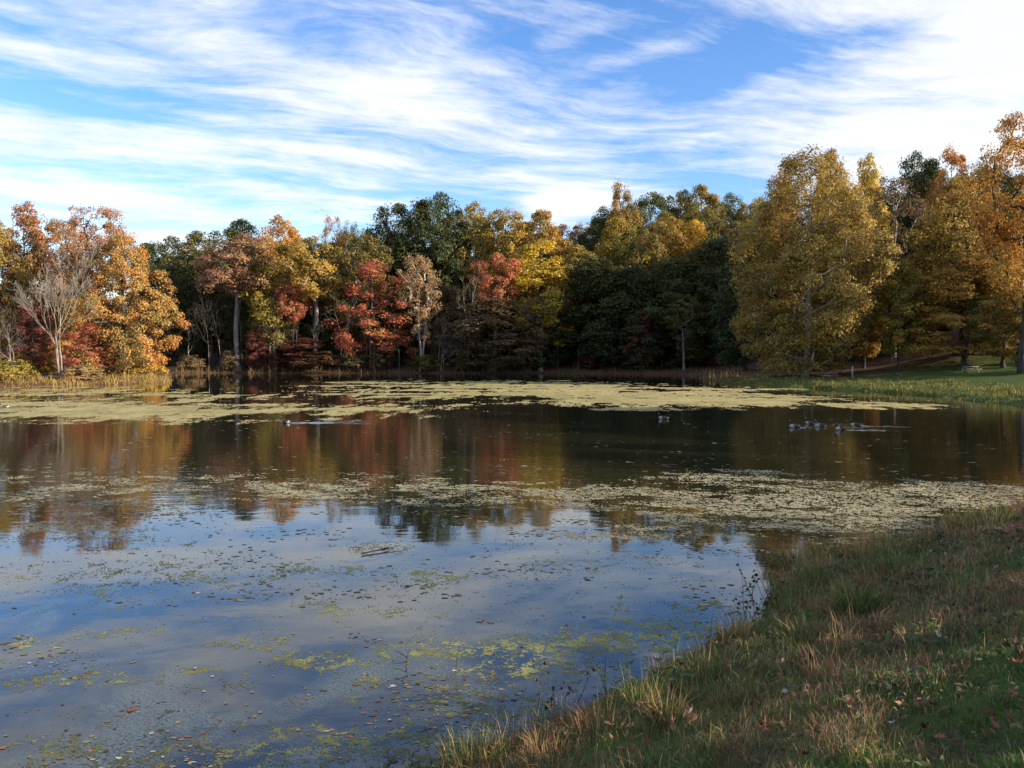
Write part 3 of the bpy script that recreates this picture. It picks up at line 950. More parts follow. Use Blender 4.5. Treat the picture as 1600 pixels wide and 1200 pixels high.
# ------------------------------------------------------------------ grasses
def blades(rx, ry, rz, length, width, col, rng, lean=0.45, tipcol=1.25, azim=None):
    """curved grass blades as arrays: verts, quads, tris, cols"""
    n = len(rx)
    az = rng.uniform(0, 2 * math.pi, n) if azim is None else azim
    ln = np.abs(rng.normal(0, lean, n)) + 0.08
    d = np.stack([np.cos(az), np.sin(az), np.zeros(n)], -1)
    yaw = rng.uniform(0, 2 * math.pi, n)
    s = np.stack([np.cos(yaw), np.sin(yaw), np.zeros(n)], -1)
    p0 = np.stack([rx, ry, rz - 0.02], -1)
    L = length[:, None]
    up = np.array([0, 0, 1.0])
    a1 = ln[:, None] * 0.6
    a2 = ln[:, None] * 1.7
    p1 = p0 + L * 0.55 * (np.cos(a1) * up + np.sin(a1) * d)
    p2 = p1 + L * 0.50 * (np.cos(a2) * up + np.sin(a2) * d)
    w = width[:, None]
    v = np.empty((n, 5, 3))
    v[:, 0] = p0 - s * w * 0.5
    v[:, 1] = p0 + s * w * 0.5
    v[:, 2] = p1 + s * w * 0.42
    v[:, 3] = p1 - s * w * 0.42
    v[:, 4] = p2
    i = (np.arange(n) * 5)[:, None]
    q = i + np.array([[0, 1, 2, 3]])
    t = i + np.array([[3, 2, 4]])
    c = np.repeat(col[:, None, :], 5, axis=1)
    c[:, 4] *= tipcol
    return v.reshape(-1, 3), q, t, c.reshape(-1, 3)


def pick(rng, n, cols, probs):
    cols = np.array(cols)
    p = np.asarray(probs, float)
    if p.ndim == 1:
        k = rng.choice(len(cols), size=n, p=p / p.sum())
    else:
        cp = np.cumsum(p / p.sum(1, keepdims=True), axis=1)
        k = (rng.uniform(size=(n, 1)) > cp).sum(1).clip(0, len(cols) - 1)
    return cols[k] * rng.uniform(0.7, 1.3, (n, 1)) * rng.uniform(0.92, 1.08, (n, 3))


GRASS = mat_attr('grass_blades', transl=0.30, rough=0.55, spec=0.25)
PAL = [(0.085, 0.165, 0.032), (0.18, 0.18, 0.05), (0.40, 0.28, 0.13), (0.25, 0.155, 0.08), (0.46, 0.34, 0.15), (0.32, 0.13, 0.07)]


def near_grass():
    rng = np.random.default_rng(5)
    N = 1700000
    y = 2.6 + 22.0 * rng.uniform(size=N) ** 1.0
    x = rng.uniform(-4.5, 19.0, N)
    inside = (x < 0.74 * y + 1.5) & (x > -0.74 * y - 1)
    x, y = x[inside], y[inside]
    dist = np.hypot(x, y)
    keep = rng.uniform(size=len(x)) < np.clip(5.2 / dist, 0.2, 1) ** 1.15
    x, y = x[keep], y[keep]
    d = pond_sd(x, y)
    marsh = np.exp(-((x - 6.2) / 1.6) ** 2 - ((y - 15.6) / 1.0) ** 2)
    keep = d > -0.20 - 1.3 * marsh * rng.uniform(0, 1, len(x)) - 0.9 * np.maximum(0, fbm(x * 0.9, y * 0.9, 3, 47) - 0.45) * rng.uniform(0, 2.2, len(x))
    x, y, d = x[keep], y[keep], d[keep]
    z = np.maximum(ground_z(x, y), -0.12)
    n1 = fbm(x * 0.9, y * 0.9, 4, 41)
    n2 = fbm(x * 3.1, y * 3.1, 3, 42)
    # thin the water edge and bare spots
    dens = np.where(d < 0.35, 0.35 + 0.5 * sstep(n2, 0.4, 0.6), np.maximum(0.55 + 0.45 * sstep(n2, 0.30, 0.5), sstep(d, 3, 5)))
    keep = rng.uniform(size=len(x)) < dens
    x, y, d, z, n1, n2 = (a[keep] for a in (x, y, d, z, n1, n2))
    print('near blades', len(x))
    lawn = sstep(d + (n1 - 0.5) * 3.0, 2.7, 4.2)
    rough = 1 - lawn
    edge = 1 - sstep(d, 0.1, 1.3)
    n = len(x)
    length = (0.045 + 0.065 * rng.uniform(size=n)) * lawn + rough * (0.05 + 0.15 * rng.uniform(size=n) ** 1.6 * (0.5 + n2))
    tall = (rng.uniform(size=n) < 0.018 * rough + 0.07 * edge * rough)
    length = np.where(tall, length * 1.6 + 0.08, length)
    width = (0.0045 + 0.003 * rng.uniform(size=n) + 0.002 * lawn) * np.clip(np.hypot(x, y) / 7.5, 0.8, 2.6)
    g = sstep(n1, 0.40, 0.62)
    P = np.stack([0.75 * lawn + rough * (0.05 + 0.26 * g), 0.28 * lawn + rough * (0.24 + 0.20 * g), 0.03 * lawn + rough * (0.30 * (1 - g) + 0.07),
                  0.03 * lawn + rough * (0.40 * (1 - g) + 0.12), 0.01 * lawn + rough * 0.09, 0.01 * lawn + rough * (0.28 * (1 - g) + 0.04)], -1)
    col = pick(rng, n, PAL, P)
    v, q, t, c = blades(x, y, z, length, width, col, rng, lean=0.80)
    o = obj('bank_grass', mesh_np('bank_grass', v, quads=q, tris=t, cols=c), GRASS)
    tag(o, 'tangled green and straw coloured grass covering the near bank', 'grass', kind='stuff')


near_grass()


def bank_weeds():
    """low broad leaved weeds and scraps of dead leaf matted into the grass"""
    rng = np.random.default_rng(15)
    n = 150000
    y = rng.uniform(3, 22, n)
    x = rng.uniform(-3, 17, n)
    d = pond_sd(x, y)
    cl = fbm(x * 1.7, y * 1.7, 4, 55, 0.65)
    keep = (d > -0.1) & (x < 0.72 * y + 1) & (rng.uniform(size=n) < sstep(cl, 0.46, 0.66) * (0.10 + 0.90 * (1 - sstep(d, 2.8, 4.6)))) & (rng.uniform(size=n) < np.clip(8 / np.hypot(x, y), 0, 1))
    x, y, d, cl = x[keep], y[keep], d[keep], cl[keep]
    k = len(x)
    z = ground_z(x, y) + 0.01 + rng.uniform(0, 0.10, k) * (0.4 + cl)
    kind = fbm(x * 0.8 + 40, y * 0.8, 3, 56)
    green = np.clip(sstep(kind, 0.38, 0.60), 0, 1)
    P_ = np.stack([0.5 * green, 0.3 * green, 0.25 + 0 * green, 0.45 * (1 - green) + 0.06, 0.3 * (1 - green) + 0.04], -1)
    col = pick(rng, k, [(0.06, 0.10, 0.03), (0.11, 0.15, 0.04), (0.16, 0.14, 0.05), (0.17, 0.085, 0.045), (0.33, 0.19, 0.10)], P_)
    nr = unit(rng.normal(size=(k, 3)) * 0.7 + np.array([0, -0.2, 0.8]))
    u = unit(np.cross(nr, rng.normal(size=(k, 3))))
    w = np.cross(nr, u)
    s_ = (rng.uniform(0.018, 0.055, k) * np.clip(np.hypot(x, y) / 9, 0.8, 1.7))[:, None]
    p = np.stack([x, y, z], -1)
    v = np.stack([p - u * s_, p + w * s_ * 0.42 + nr * s_ * 0.15, p + u * s_, p - w * s_ * 0.42 + nr * s_ * 0.15], 1)
    o = obj('bank_weeds', mesh_np('bank_weeds', v.reshape(-1, 3), quads=np.arange(k * 4).reshape(k, 4), cols=np.repeat(col, 4, axis=0)), GRASS)
    tag(o, 'low weeds and dead leaf scraps matted into the bank grass', 'weeds', kind='stuff')
    print('weeds', k)


bank_weeds()


def shore_grass(name, label, poly_d, cond, n, hmin, hmax, w, cols, probs, seed, lo, hi, box):
    rng = np.random.default_rng(seed)
    x = rng.uniform(box[0], box[1], n)
    y = rng.uniform(box[2], box[3], n)
    d = pond_sd(x, y)
    nn = fbm(x * 0.35, y * 0.35, 4, seed)
    keep = (d > lo) & (d < hi + (nn - 0.5) * hi * 0.9) & cond(x, y)
    keep &= rng.uniform(size=n) < 0.12 + 0.88 * sstep(nn, 0.38, 0.6)
    x, y, d, nn = x[keep], y[keep], d[keep], nn[keep]
    z = np.maximum(ground_z(x, y), -0.05)
    k = len(x)
    L = (hmin + (hmax - hmin) * rng.uniform(size=k) ** 1.4) * (0.2 + 1.6 * sstep(fbm(x * 0.8, y * 0.8, 3, seed + 5), 0.25, 0.75))
    W = w * rng.uniform(0.6, 1.3, k)
    col = pick(rng, k, cols, probs)
    v, q, t, c = blades(x, y, z, L, W, col, rng, lean=0.8)
    o = obj(name, mesh_np(name, v, quads=q, tris=t, cols=c), GRASS)
    tag(o, label, 'grass', kind='stuff')
    print(name, k)


ALL = lambda x, y: np.ones(x.shape, bool)
shore_grass('lawn_edge_grass', 'long green grass fringing the picnic lawn at the water', None, lambda x, y: (x > 26), 260000, 0.08, 0.40, 0.05,
            [(0.10, 0.125, 0.028), (0.20, 0.19, 0.04), (0.30, 0.25, 0.07), (0.06, 0.08, 0.02)], [0.35, 0.35, 0.2, 0.1], 61, -0.5, 9, (26, 62, 48, 122))
shore_grass('far_shore_sedge', 'brown sedge and reeds along the far shore', None, ALL, 90000, 0.25, 1.25, 0.08,
            [(0.17, 0.10, 0.05), (0.24, 0.15, 0.07), (0.10, 0.085, 0.035)], [0.5, 0.3, 0.2], 62, -2.0, 4.5, (-100, 46, 122, 184))
shore_grass('point_grass', 'straw coloured grass on the left point of the shore', None, ALL, 90000, 0.15, 0.75, 0.06,
            [(0.36, 0.25, 0.08), (0.30, 0.17, 0.06), (0.25, 0.22, 0.05), (0.40, 0.30, 0.07)], [0.4, 0.25, 0.2, 0.15], 63, -1.2, 8, (-110, -44, 88, 140))

# ------------------------------------------------------------------ floating algae
ALG = [  # photo pixel of the middle, half sizes, weight
    (190, 641, 250, 17, 1.0), (330, 632, 120, 10, 0.5), (70, 611, 190, 7, 0.6), (280, 617, 150, 6, 0.6), (560, 640, 150, 10, 0.8), (470, 650, 70, 6, 0.6),
    (540, 614, 160, 5, 0.5), (700, 605, 170, 9, 0.8), (640, 618, 130, 8, 0.7), (860, 611, 210, 12, 1.0), (1050, 619, 170, 13, 1.0), (1180, 627, 120, 9, 0.9),
    (800, 629, 60, 2.5, 0.6), (590, 597, 70, 2, 0.8), (1345, 633, 110, 6, 0.6), (1010, 638, 50, 3, 0.5), (760, 598, 180, 3, 0.6),
    (700, 768, 330, 17, 0.48), (470, 765, 160, 20, 0.42), (1130, 746, 95, 9, 0.72), (1010, 776, 250, 22, 0.60), (1270, 788, 340, 26, 0.78), (1510, 772, 230, 18, 0.66),
    (1060, 812, 150, 18, 0.52), (980, 838, 150, 12, 0.34), (130, 778, 200, 36, 0.36), (110, 832, 170, 26, 0.30), (1260, 822, 160, 14, 0.5), (1380, 840, 120, 12, 0.45),
    (650, 903, 38, 12, 0.62), (850, 1012, 140, 20, 0.80), (690, 1018, 130, 17, 0.50), (800, 1046, 110, 18, 0.58), (990, 992, 110, 26, 0.50), (560, 1070, 32, 9, 0.55),
    (490, 1034, 75, 18, 0.60), (120, 1168, 75, 16, 0.60), (640, 1175, 330, 34, 0.52), (420, 1136, 70, 12, 0.45), (760, 1105, 170, 36, 0.46), (160, 988, 70, 9, 0.40),
    (30, 1002, 70, 10, 0.40), (480, 890, 60, 8, 0.38), (560, 856, 60, 10, 0.36), (390, 1005, 60, 7, 0.40), (320, 1062, 120, 14, 0.22), (200, 900, 220, 30, 0.16), (900, 880, 120, 12, 0.15),
    (990, 870, 60, 10, 0.2), (1090, 945, 60, 12, 0.25), (250, 1195, 160, 12, 0.4), (720, 1052, 18, 7, 0.6), (280, 1045, 70, 7, 0.30), (100, 1060, 120, 16, 0.20), (520, 950, 90, 8, 0.3)]
ALGAE = mat_attr('algae', rough=0.85, spec=0.1, nscale=2.5, namp=0.35)


def algae_field(xc, yc):
    """how far a point of the water lies inside an algae mat (above 0 is mat)"""
    wx = xc + (fbm(xc * 0.30, yc * 0.30, 3, 90) - 0.5) * 0.10 * yc
    wy = yc + (fbm(xc * 0.22, yc * 0.22, 3, 91) - 0.5) * 0.0016 * yc * yc + (fbm(xc * 1.1, yc * 1.1, 3, 92) - 0.5) * 0.02 * yc
    px, py = rmat((wx, wy, np.zeros_like(wx)))
    m = np.zeros(xc.shape)
    for (a, b, rx, ry, w) in ALG:
        e = ((px - a) / rx) ** 2 + ((py - b) / ry) ** 2
        if b > 700:
            w = min(1.0, w + 0.10)
        m = np.maximum(m, w * np.exp(-e ** 1.3 * 0.75))
    far = sstep(yc, 28, 45)
    mid = sstep(yc, 14, 20) * (1 - far)
    near = 1 - sstep(yc, 14, 20)
    nf = fbm(xc * 0.7, yc * 0.24, 6, 93, 0.7) - 0.5
    ns = fbm(xc * 0.10, yc * 0.40, 4, 96, 0.6) - 0.5
    nm = fbm(xc * 0.9 + 0.5 * yc, yc * 1.7, 6, 94, 0.72) - 0.5
    nn = fbm(xc * 3.4, yc * 3.4, 7, 95, 0.88) - 0.5
    field = m + far * (nf * 2.0 + ns * 1.3) + mid * (nm * 2.6) + near * (nn * 3.0)
    return field - (0.56 * far + 0.47 * mid + 0.50 * near) - 0.45 * (1 - sstep(m, 0.03, 0.16)) * (far + 0.8 * mid + 0.15 * near)


def algae_col(x, y):
    cn = fbm(x * 0.8, y * 0.8, 4, 99)[:, None]
    f = sstep(y, 24, 40)[:, None]
    nr = (1 - sstep(y, 8.6, 10.2))[:, None]
    pf = 1 - sstep(y, 14, 18)[:, None]
    cs_ = fbm(x * 0.12, y * 0.35, 4, 101)[:, None]
    cfar = (np.array([0.40, 0.315, 0.14]) * (1 - cs_) + np.array([0.27, 0.235, 0.085]) * cs_) * (0.6 + 0.8 * cn)
    cmid = np.array([0.25, 0.22, 0.125]) * (0.6 + 0.8 * cn)
    cnear = np.array([0.23, 0.225, 0.085]) * (0.4 + 1.2 * cn)
    film = np.array([0.115, 0.12, 0.055]) * (0.6 + 0.8 * cn)
    return cfar * f + (1 - f) * (cmid * (1 - pf) + pf * (cnear * (1 - nr) + film * nr))


def build_algae():
    rows = []
    Y = 6.0
    while Y < 150:
        rows.append(Y)
        Y += max(0.018, min(0.8, Y * Y / (4.0 * 774) * 0.6))
    rows = np.array(rows)
    cols = np.linspace(-0.80, 0.74, 1400)
    A, B = np.meshgrid(cols, rows)
    X = A * B
    Yg = B
    xc = (X[:-1, :-1] + X[1:, 1:]) / 2
    yc = (Yg[:-1, :-1] + Yg[1:, 1:]) / 2
    on = algae_field(xc, yc) > 0
    hole = fbm(xc * 9, yc * 9, 4, 97, 0.8)
    on &= ~((hole > 0.545) & (yc < 40))
    on &= pond_sd(xc, yc) < -0.02
    n, k = X.shape
    idx = np.arange(n * k).reshape(n, k)
    q = np.stack([idx[:-1, :-1], idx[:-1, 1:], idx[1:, 1:], idx[1:, :-1]], -1)[on]
    used, inv = np.unique(q, return_inverse=True)
    q = inv.reshape(-1, 4)
    x = X.ravel()[used]
    y = Yg.ravel()[used]
    z = 0.001 + 0.002 * fbm(x * 3, y * 3, 2, 98)
    # loose specks fringing the mats
    rng = np.random.default_rng(8)
    N = 260000
    sy = 6.2 * (75 / 6.2) ** rng.uniform(size=N)
    sx = sy * rng.uniform(-0.78, 0.72, N)
    fl = algae_field(sx, sy)
    keep = (fl > -0.30) & (fl < 0.1) & (rng.uniform(size=N) < 0.75 * sstep(fl, -0.30, 0.0)) & (pond_sd(sx, sy) < -0.05)
    sx, sy = sx[keep], sy[keep]
    m = len(sx)
    r = rng.uniform(0.5, 1.3, m) * 0.0011 * np.clip(sy, 9, 60)
    a = rng.uniform(0, 6.28, m)
    sv = np.empty((m, 4, 3))
    for k2 in range(4):
        th = a + k2 * math.pi / 2
        rr = r * rng.uniform(0.6, 1.3, m)
        sv[:, k2, 0] = sx + np.cos(th) * rr
        sv[:, k2, 1] = sy + np.sin(th) * rr * np.clip(sy / 12, 1, 4)
        sv[:, k2, 2] = 0.004
    base = len(x)
    verts = np.concatenate([np.stack([x, y, z], -1), sv.reshape(-1, 3)])
    quads = np.concatenate([q, base + np.arange(m * 4).reshape(m, 4)])
    col = algae_col(verts[:, 0], verts[:, 1])
    o = obj('floating_algae', mesh_np('floating_algae', verts, quads=quads, cols=col), ALGAE)
    tag(o, 'pale yellow green mats of algae floating on the pond', 'algae', kind='stuff')
    print('algae quads', len(q), 'specks', m)


build_algae()

DEBRIS = mat_attr('leaf_debris', rough=0.7, spec=0.3)


def build_debris():
    rng = np.random.default_rng(77)
    n = 52000
    u = rng.uniform(size=n)
    y = 6.8 * (62 / 6.8) ** u
    x = y * rng.uniform(-0.76, 0.72, n)
    nn = fbm(x * 0.6 + y * 0.15, y * 0.7, 4, 71) + 0.25 * (fbm(x * 2.5, y * 2.5, 3, 73) - 0.5)
    keep = (pond_sd(x, y) < -0.1) & (rng.uniform(size=n) < sstep(nn, 0.50, 0.66) * np.where(y > 28, 0.35, 1.0))
    x, y = x[keep], y[keep]
    n = len(x)
    s = (0.007 + 0.038 * rng.uniform(size=n) ** 4) * np.clip(y / 12, 0.75, 2.2)
    col = pick(rng, n, [(0.16, 0.09, 0.045), (0.07, 0.05, 0.03), (0.30, 0.24, 0.12), (0.13, 0.13, 0.05), (0.42, 0.38, 0.30), (0.28, 0.11, 0.05)], [0.26, 0.25, 0.14, 0.22, 0.07, 0.06])
    a = rng.uniform(0, 6.28, n)
    v = np.empty((n, 5, 3))
    for k in range(5):
        th = a + k * 2 * math.pi / 5
        rr = s * rng.uniform(0.3, 1.3, n)
        v[:, k, 0] = x + np.cos(th) * rr * 1.6
        v[:, k, 1] = y + np.sin(th) * rr
        v[:, k, 2] = 0.0045 + rng.uniform(0, 0.002, n)
    i = (np.arange(n) * 5)[:, None]
    q = i + np.array([[0, 1, 2, 3]])
    t = i + np.array([[0, 3, 4]])
    o = obj('floating_debris', mesh_np('floating_debris', v.reshape(-1, 3), quads=q, tris=t, cols=np.repeat(col, 5, axis=0)), DEBRIS)
    tag(o, 'scraps of leaf and weed drifting on the pond', 'debris', kind='stuff')


build_debris()

# ------------------------------------------------------------------ fallen leaves
def leaf_mesh(name, seed, curl):
    """five lobed leaf, curled, with a short stalk"""
    rng = np.random.default_rng(seed)
    prof = [(0, 1.0), (14, 0.62), (24, 0.50), (38, 0.86), (50, 0.58), (62, 0.44), (80, 0.72), (98, 0.40), (125, 0.42), (155, 0.30)]
    pts = []
    for a, r in prof:
        pts.append((math.radians(a), r))
    full = pts + [(2 * math.pi - a, r) for a, r in reversed(pts[1:])]
    v = [(0, 0, 0)]
    for ring in (0.5, 1.0):
        for a, r in full:
            rr = r * ring * rng.uniform(0.93, 1.07)
            x, y = math.sin(a) * rr, math.cos(a) * rr
            z = curl * (abs(x) ** 1.6 * 0.9 + max(0, y) ** 2 * 0.45 + rng.uniform(-0.08, 0.08) * ring)
            v.append((x * (1 - 0.3 * curl * ring), y * (1 - 0.2 * curl * ring), z))
    n = len(full)
    tris = [(0, 1 + (i + 1) % n, 1 + i) for i in range(n)]
    quads = [(1 + i, 1 + (i + 1) % n, 1 + n + (i + 1) % n, 1 + n + i) for i in range(n)]
    k = len(v)
    v += [(-0.02, -0.28, 0.0), (0.02, -0.28, 0.0), (0.012, -0.85, 0.1 * curl), (-0.012, -0.85, 0.1 * curl)]
    quads.append((k, k + 1, k + 2, k + 3))
    return mesh_np(name, np.array(v) * 0.5, quads=quads, tris=tris, smooth=False)


LEAFM = [leaf_mesh('fallen_leaf', 1, 0.25), leaf_mesh('fallen_leaf', 2, 0.8), leaf_mesh('fallen_leaf', 3, 1.2), leaf_mesh('floating_leaf', 4, 0.05)]
DRY = {'russet': mat_leaf('dry_leaf_russet', (0.26, 0.095, 0.040), (0.38, 0.16, 0.07), nscale=3.0, transl=0.15, gain=1.0),
       'tan': mat_leaf('dry_leaf_tan', (0.34, 0.20, 0.10), (0.48, 0.31, 0.17), nscale=3.0, transl=0.15, gain=1.0),
       'brown': mat_leaf('dry_leaf_brown', (0.085, 0.045, 0.025), (0.16, 0.085, 0.045), nscale=3.0, transl=0.10, gain=1.0),
       'pale': mat_leaf('dry_leaf_pale', (0.42, 0.40, 0.36), (0.58, 0.56, 0.50), nscale=3.0, transl=0.10, gain=1.0),
       'yellow': mat_leaf('dry_leaf_yellow', (0.42, 0.30, 0.06), (0.55, 0.40, 0.10), nscale=3.0, transl=0.15, gain=1.0)}


def put_leaf(name, k, mat, loc, rot, size, label, group):
    me = LEAFM[k]
    o = obj(name, me, mat, None, loc, rot, (size, size, size))
    o.material_slots[0].link = 'OBJECT'
    o.material_slots[0].material = mat
    return tag(o, label, 'leaf', group)


def gz(x, y):
    return float(ground_z(np.array([x]), np.array([y]))[0])


def ground_at(px, py):
    z = 0.8
    for _ in range(14):
        x, y = on_plane(px, py, z)
        z = 0.6 * z + 0.4 * max(gz(x, y), 0.0)
    return x, y, z


rl = random.Random(21)
for px_, py_, n_, sz, cl in ((1062, 1150, 5, 0.17, 'tan'), (1092, 1140, 2, 0.17, 'tan'), (1178, 1145, 2, 0.20, 'russet'), (886, 1165, 2, 0.20, 'tan'), (782, 1188, 2, 0.17, 'tan'),
                             (1580, 1030, 3, 0.20, 'brown'), (1590, 1050, 1, 0.15, 'russet'), (1395, 1002, 2, 0.18, 'tan'), (1412, 995, 1, 0.15, 'russet'), (1266, 1048, 3, 0.22, 'brown'),
                             (1300, 885, 2, 0.22, 'brown'), (1352, 872, 1, 0.2, 'russet'), (1430, 905, 1, 0.22, 'russet'), (1482, 968, 1, 0.2, 'russet'), (1525, 960, 2, 0.24, 'brown'),
                             (1224, 1093, 1, 0.11, 'pale'), (1240, 1085, 1, 0.12, 'pale'), (1330, 1122, 1, 0.10, 'tan'), (1556, 1148, 1, 0.10, 'russet'), (1395, 1145, 1, 0.10, 'pale'),
                             (1210, 960, 2, 0.22, 'brown'), (1385, 890, 1, 0.2, 'brown'), (1465, 1005, 1, 0.13, 'pale'), (840, 1130, 1, 0.14, 'brown'), (1030, 1100, 2, 0.18, 'brown'), (1020, 1128, 1, 0.18, 'brown')):
    for j in range(n_):
        x, y, z = ground_at(px_ + rl.uniform(-18, 18) * (n_ > 1), py_ + rl.uniform(-7, 7) * (n_ > 1))
        big = n_ > 1
        lab = {'tan': 'curled tan dry leaf lying in the bank grass', 'russet': 'russet dry leaf lying in the bank grass',
               'brown': 'dark brown withered leaf lying in the bank grass', 'pale': 'whitish leaf showing its pale underside in the bank grass'}[cl]
        put_leaf('fallen_leaf', rl.choice([1, 2, 2] if big else [0, 1]), DRY[cl], (x, y, z + 0.075 + 0.03 * j), (rl.uniform(-0.3, 0.9 if big else 0.4), rl.uniform(-0.6, 0.6), rl.uniform(0, 6.28)),
                 sz * rl.uniform(0.95, 1.25), lab, 'fallen leaves on the near bank, ' + cl)
for j in range(55):
    while True:
        px_, py_ = rl.uniform(900, 1600), rl.uniform(860, 1195)
        if px_ > 2150 - py_ * 1.0 - 60 * (py_ > 1000):
            break
    x, y, z = ground_at(px_, py_)
    cl = rl.choice(['russet', 'brown', 'brown', 'tan', 'russet'])
    lab = {'tan': 'curled tan dry leaf lying in the bank grass', 'russet': 'russet dry leaf lying in the bank grass', 'brown': 'dark brown withered leaf lying in the bank grass'}[cl]
    put_leaf('fallen_leaf', rl.choice([0, 1, 2]), DRY[cl], (x, y, z + 0.06), (rl.uniform(-0.5, 0.6), rl.uniform(-0.5, 0.5), rl.uniform(0, 6.28)), rl.uniform(0.09, 0.19), lab, 'fallen leaves on the near bank, ' + cl)
j = 0
while j < 130:
    px_, py_ = rl.uniform(0, 1150), 820 + 375 * rl.random() ** 0.9
    x, y = on_plane(px_, py_)
    if pond_sd(np.array([x]), np.array([y]))[0] > -0.2:
        continue
    if fbm(np.array([x * 0.8]), np.array([y * 0.8]), 3, 71)[0] < 0.45:
        continue
    j += 1
    cl = rl.choice(['russet', 'tan', 'tan', 'brown', 'brown', 'pale', 'yellow'])
    put_leaf('floating_leaf', 3, DRY[cl], (x, y, 0.007), (rl.uniform(-0.02, 0.02), rl.uniform(-0.02, 0.02), rl.uniform(0, 6.28)), rl.uniform(0.035, 0.095),
             {'russet': 'russet leaf floating on the near water', 'tan': 'tan leaf floating on the near water', 'brown': 'dark brown leaf floating on the near water',
              'pale': 'whitish leaf floating on the near water', 'yellow': 'yellow leaf floating on the near water'}[cl], 'leaves floating on the near water, ' + cl)
x, y = on_plane(207, 1110)
put_leaf('floating_leaf', 3, DRY['russet'], (x, y, 0.008), (0, 0, 1.0), 0.18, 'largest orange brown leaf afloat alone on clear dark water', None)

# ------------------------------------------------------------------ plants of the near bank
STEM = mat_plain('stem_green_brown', (0.075, 0.065, 0.030), 0.7)
FORB = mat_plain('weed_leaf', (0.035, 0.058, 0.022), 0.5, 0.35, 0.35, 20)
SEED = mat_plain('seed_head_brown', (0.045, 0.035, 0.022), 0.8)


def lance_leaf():
    v = [(0, 0, 0), (-0.16, 0.35, 0.05), (0, 0.38, 0.0), (0.16, 0.35, 0.05), (-0.11, 0.72, 0.03), (0, 0.74, -0.02), (0.11, 0.72, 0.03), (0, 1.0, -0.12)]
    return mesh_np('leaf', v, quads=[(1, 2, 5, 4), (2, 3, 6, 5)], tris=[(0, 2, 1), (0, 3, 2), (4, 5, 7), (5, 6, 7)])


LANCE = lance_leaf()
LANCE.materials.append(FORB)


def weed(px_, py_, heights, label, leaf_len=0.085, every=0.045, seed=0, water=False, spread=0.12, top=0.35):
    rr = random.Random(seed)
    if water:
        x, y = on_plane(px_, py_)
        z = -0.03
    else:
        x, y, z = ground_at(px_, py_)
    root = bpy.data.objects.new('leafy_weed', None)
    C.objects.link(root)
    root.location = (x, y, z)
    tag(root, label, 'plant', 'leafy weeds of the near bank')
    for h in heights:
        V, Q = [], []
        a = rr.uniform(0, 6.28)
        b0 = np.array([math.cos(a) * spread * rr.random(), math.sin(a) * spread * rr.random(), -0.03])
        ln = np.array([math.cos(a) * 0.22, math.sin(a) * 0.22, 1.0])
        pts = [b0 + ln * h * f + np.array([0, 0, -0.10 * h * f * f]) + np.array([rr.uniform(-.01, .01), rr.uniform(-.01, .01), 0]) for f in np.linspace(0, 1, 6)]
        tube(V, Q, pts, np.linspace(0.006, 0.002, 6), 4)
        obj('stem', mesh_np('stem', np.concatenate(V), quads=np.concatenate(Q)), STEM, root)
        P = np.array(pts)
        f = top
        k = 0
        while f < 1.0:
            p = P[min(int(f * 5), 4)] + (P[min(int(f * 5) + 1, 5)] - P[min(int(f * 5), 4)]) * (f * 5 - int(f * 5))
            s = leaf_len * rr.uniform(0.75, 1.2) * (1.15 - 0.5 * f)
            obj('leaf', LANCE, None, root, tuple(p), (rr.uniform(0.1, 0.7), rr.uniform(-0.3, 0.3), a + k * 2.5 + rr.uniform(-.3, .3)), (s, s, s))
            f += every / h
            k += 1
    return root


weed(1035, 1078, (0.62, 0.52, 0.42), 'upright leafy weed with paired dark leaves against the water', 0.17, 0.055, 3, top=0.25)
weed(985, 1085, (0.46, 0.36), 'lower leafy weed just beside the upright dark leaved one', 0.16, 0.055, 4, top=0.25)
weed(955, 1080, (0.34,), 'small leafy weed leaning over the water at the bank edge', 0.15, 0.05, 5)
weed(640, 1196, (0.16, 0.14, 0.18, 0.12, 0.15), 'low bushy bright weed at the foot of the bank', 0.09, 0.022, 6, spread=0.25, top=0.1)
weed(690, 1192, (0.14, 0.16, 0.15), 'low bushy weed beside straw grass at the foot of the bank', 0.08, 0.022, 7, spread=0.22, top=0.1)
weed(1420, 1075, (0.16, 0.2, 0.16, 0.14), 'broad low green weed in the middle of the bank grass', 0.13, 0.030, 8, spread=0.3, top=0.1)
weed(1225, 1010, (0.3, 0.26, 0.28, 0.2), 'bushy green weed where the bank juts into the pond', 0.08, 0.022, 9, spread=0.3, top=0.2)
weed(1480, 850, (0.5, 0.45, 0.4), 'tall thin weed near the top of the bank beside the algae', 0.12, 0.03, 10, spread=0.3, top=0.2)


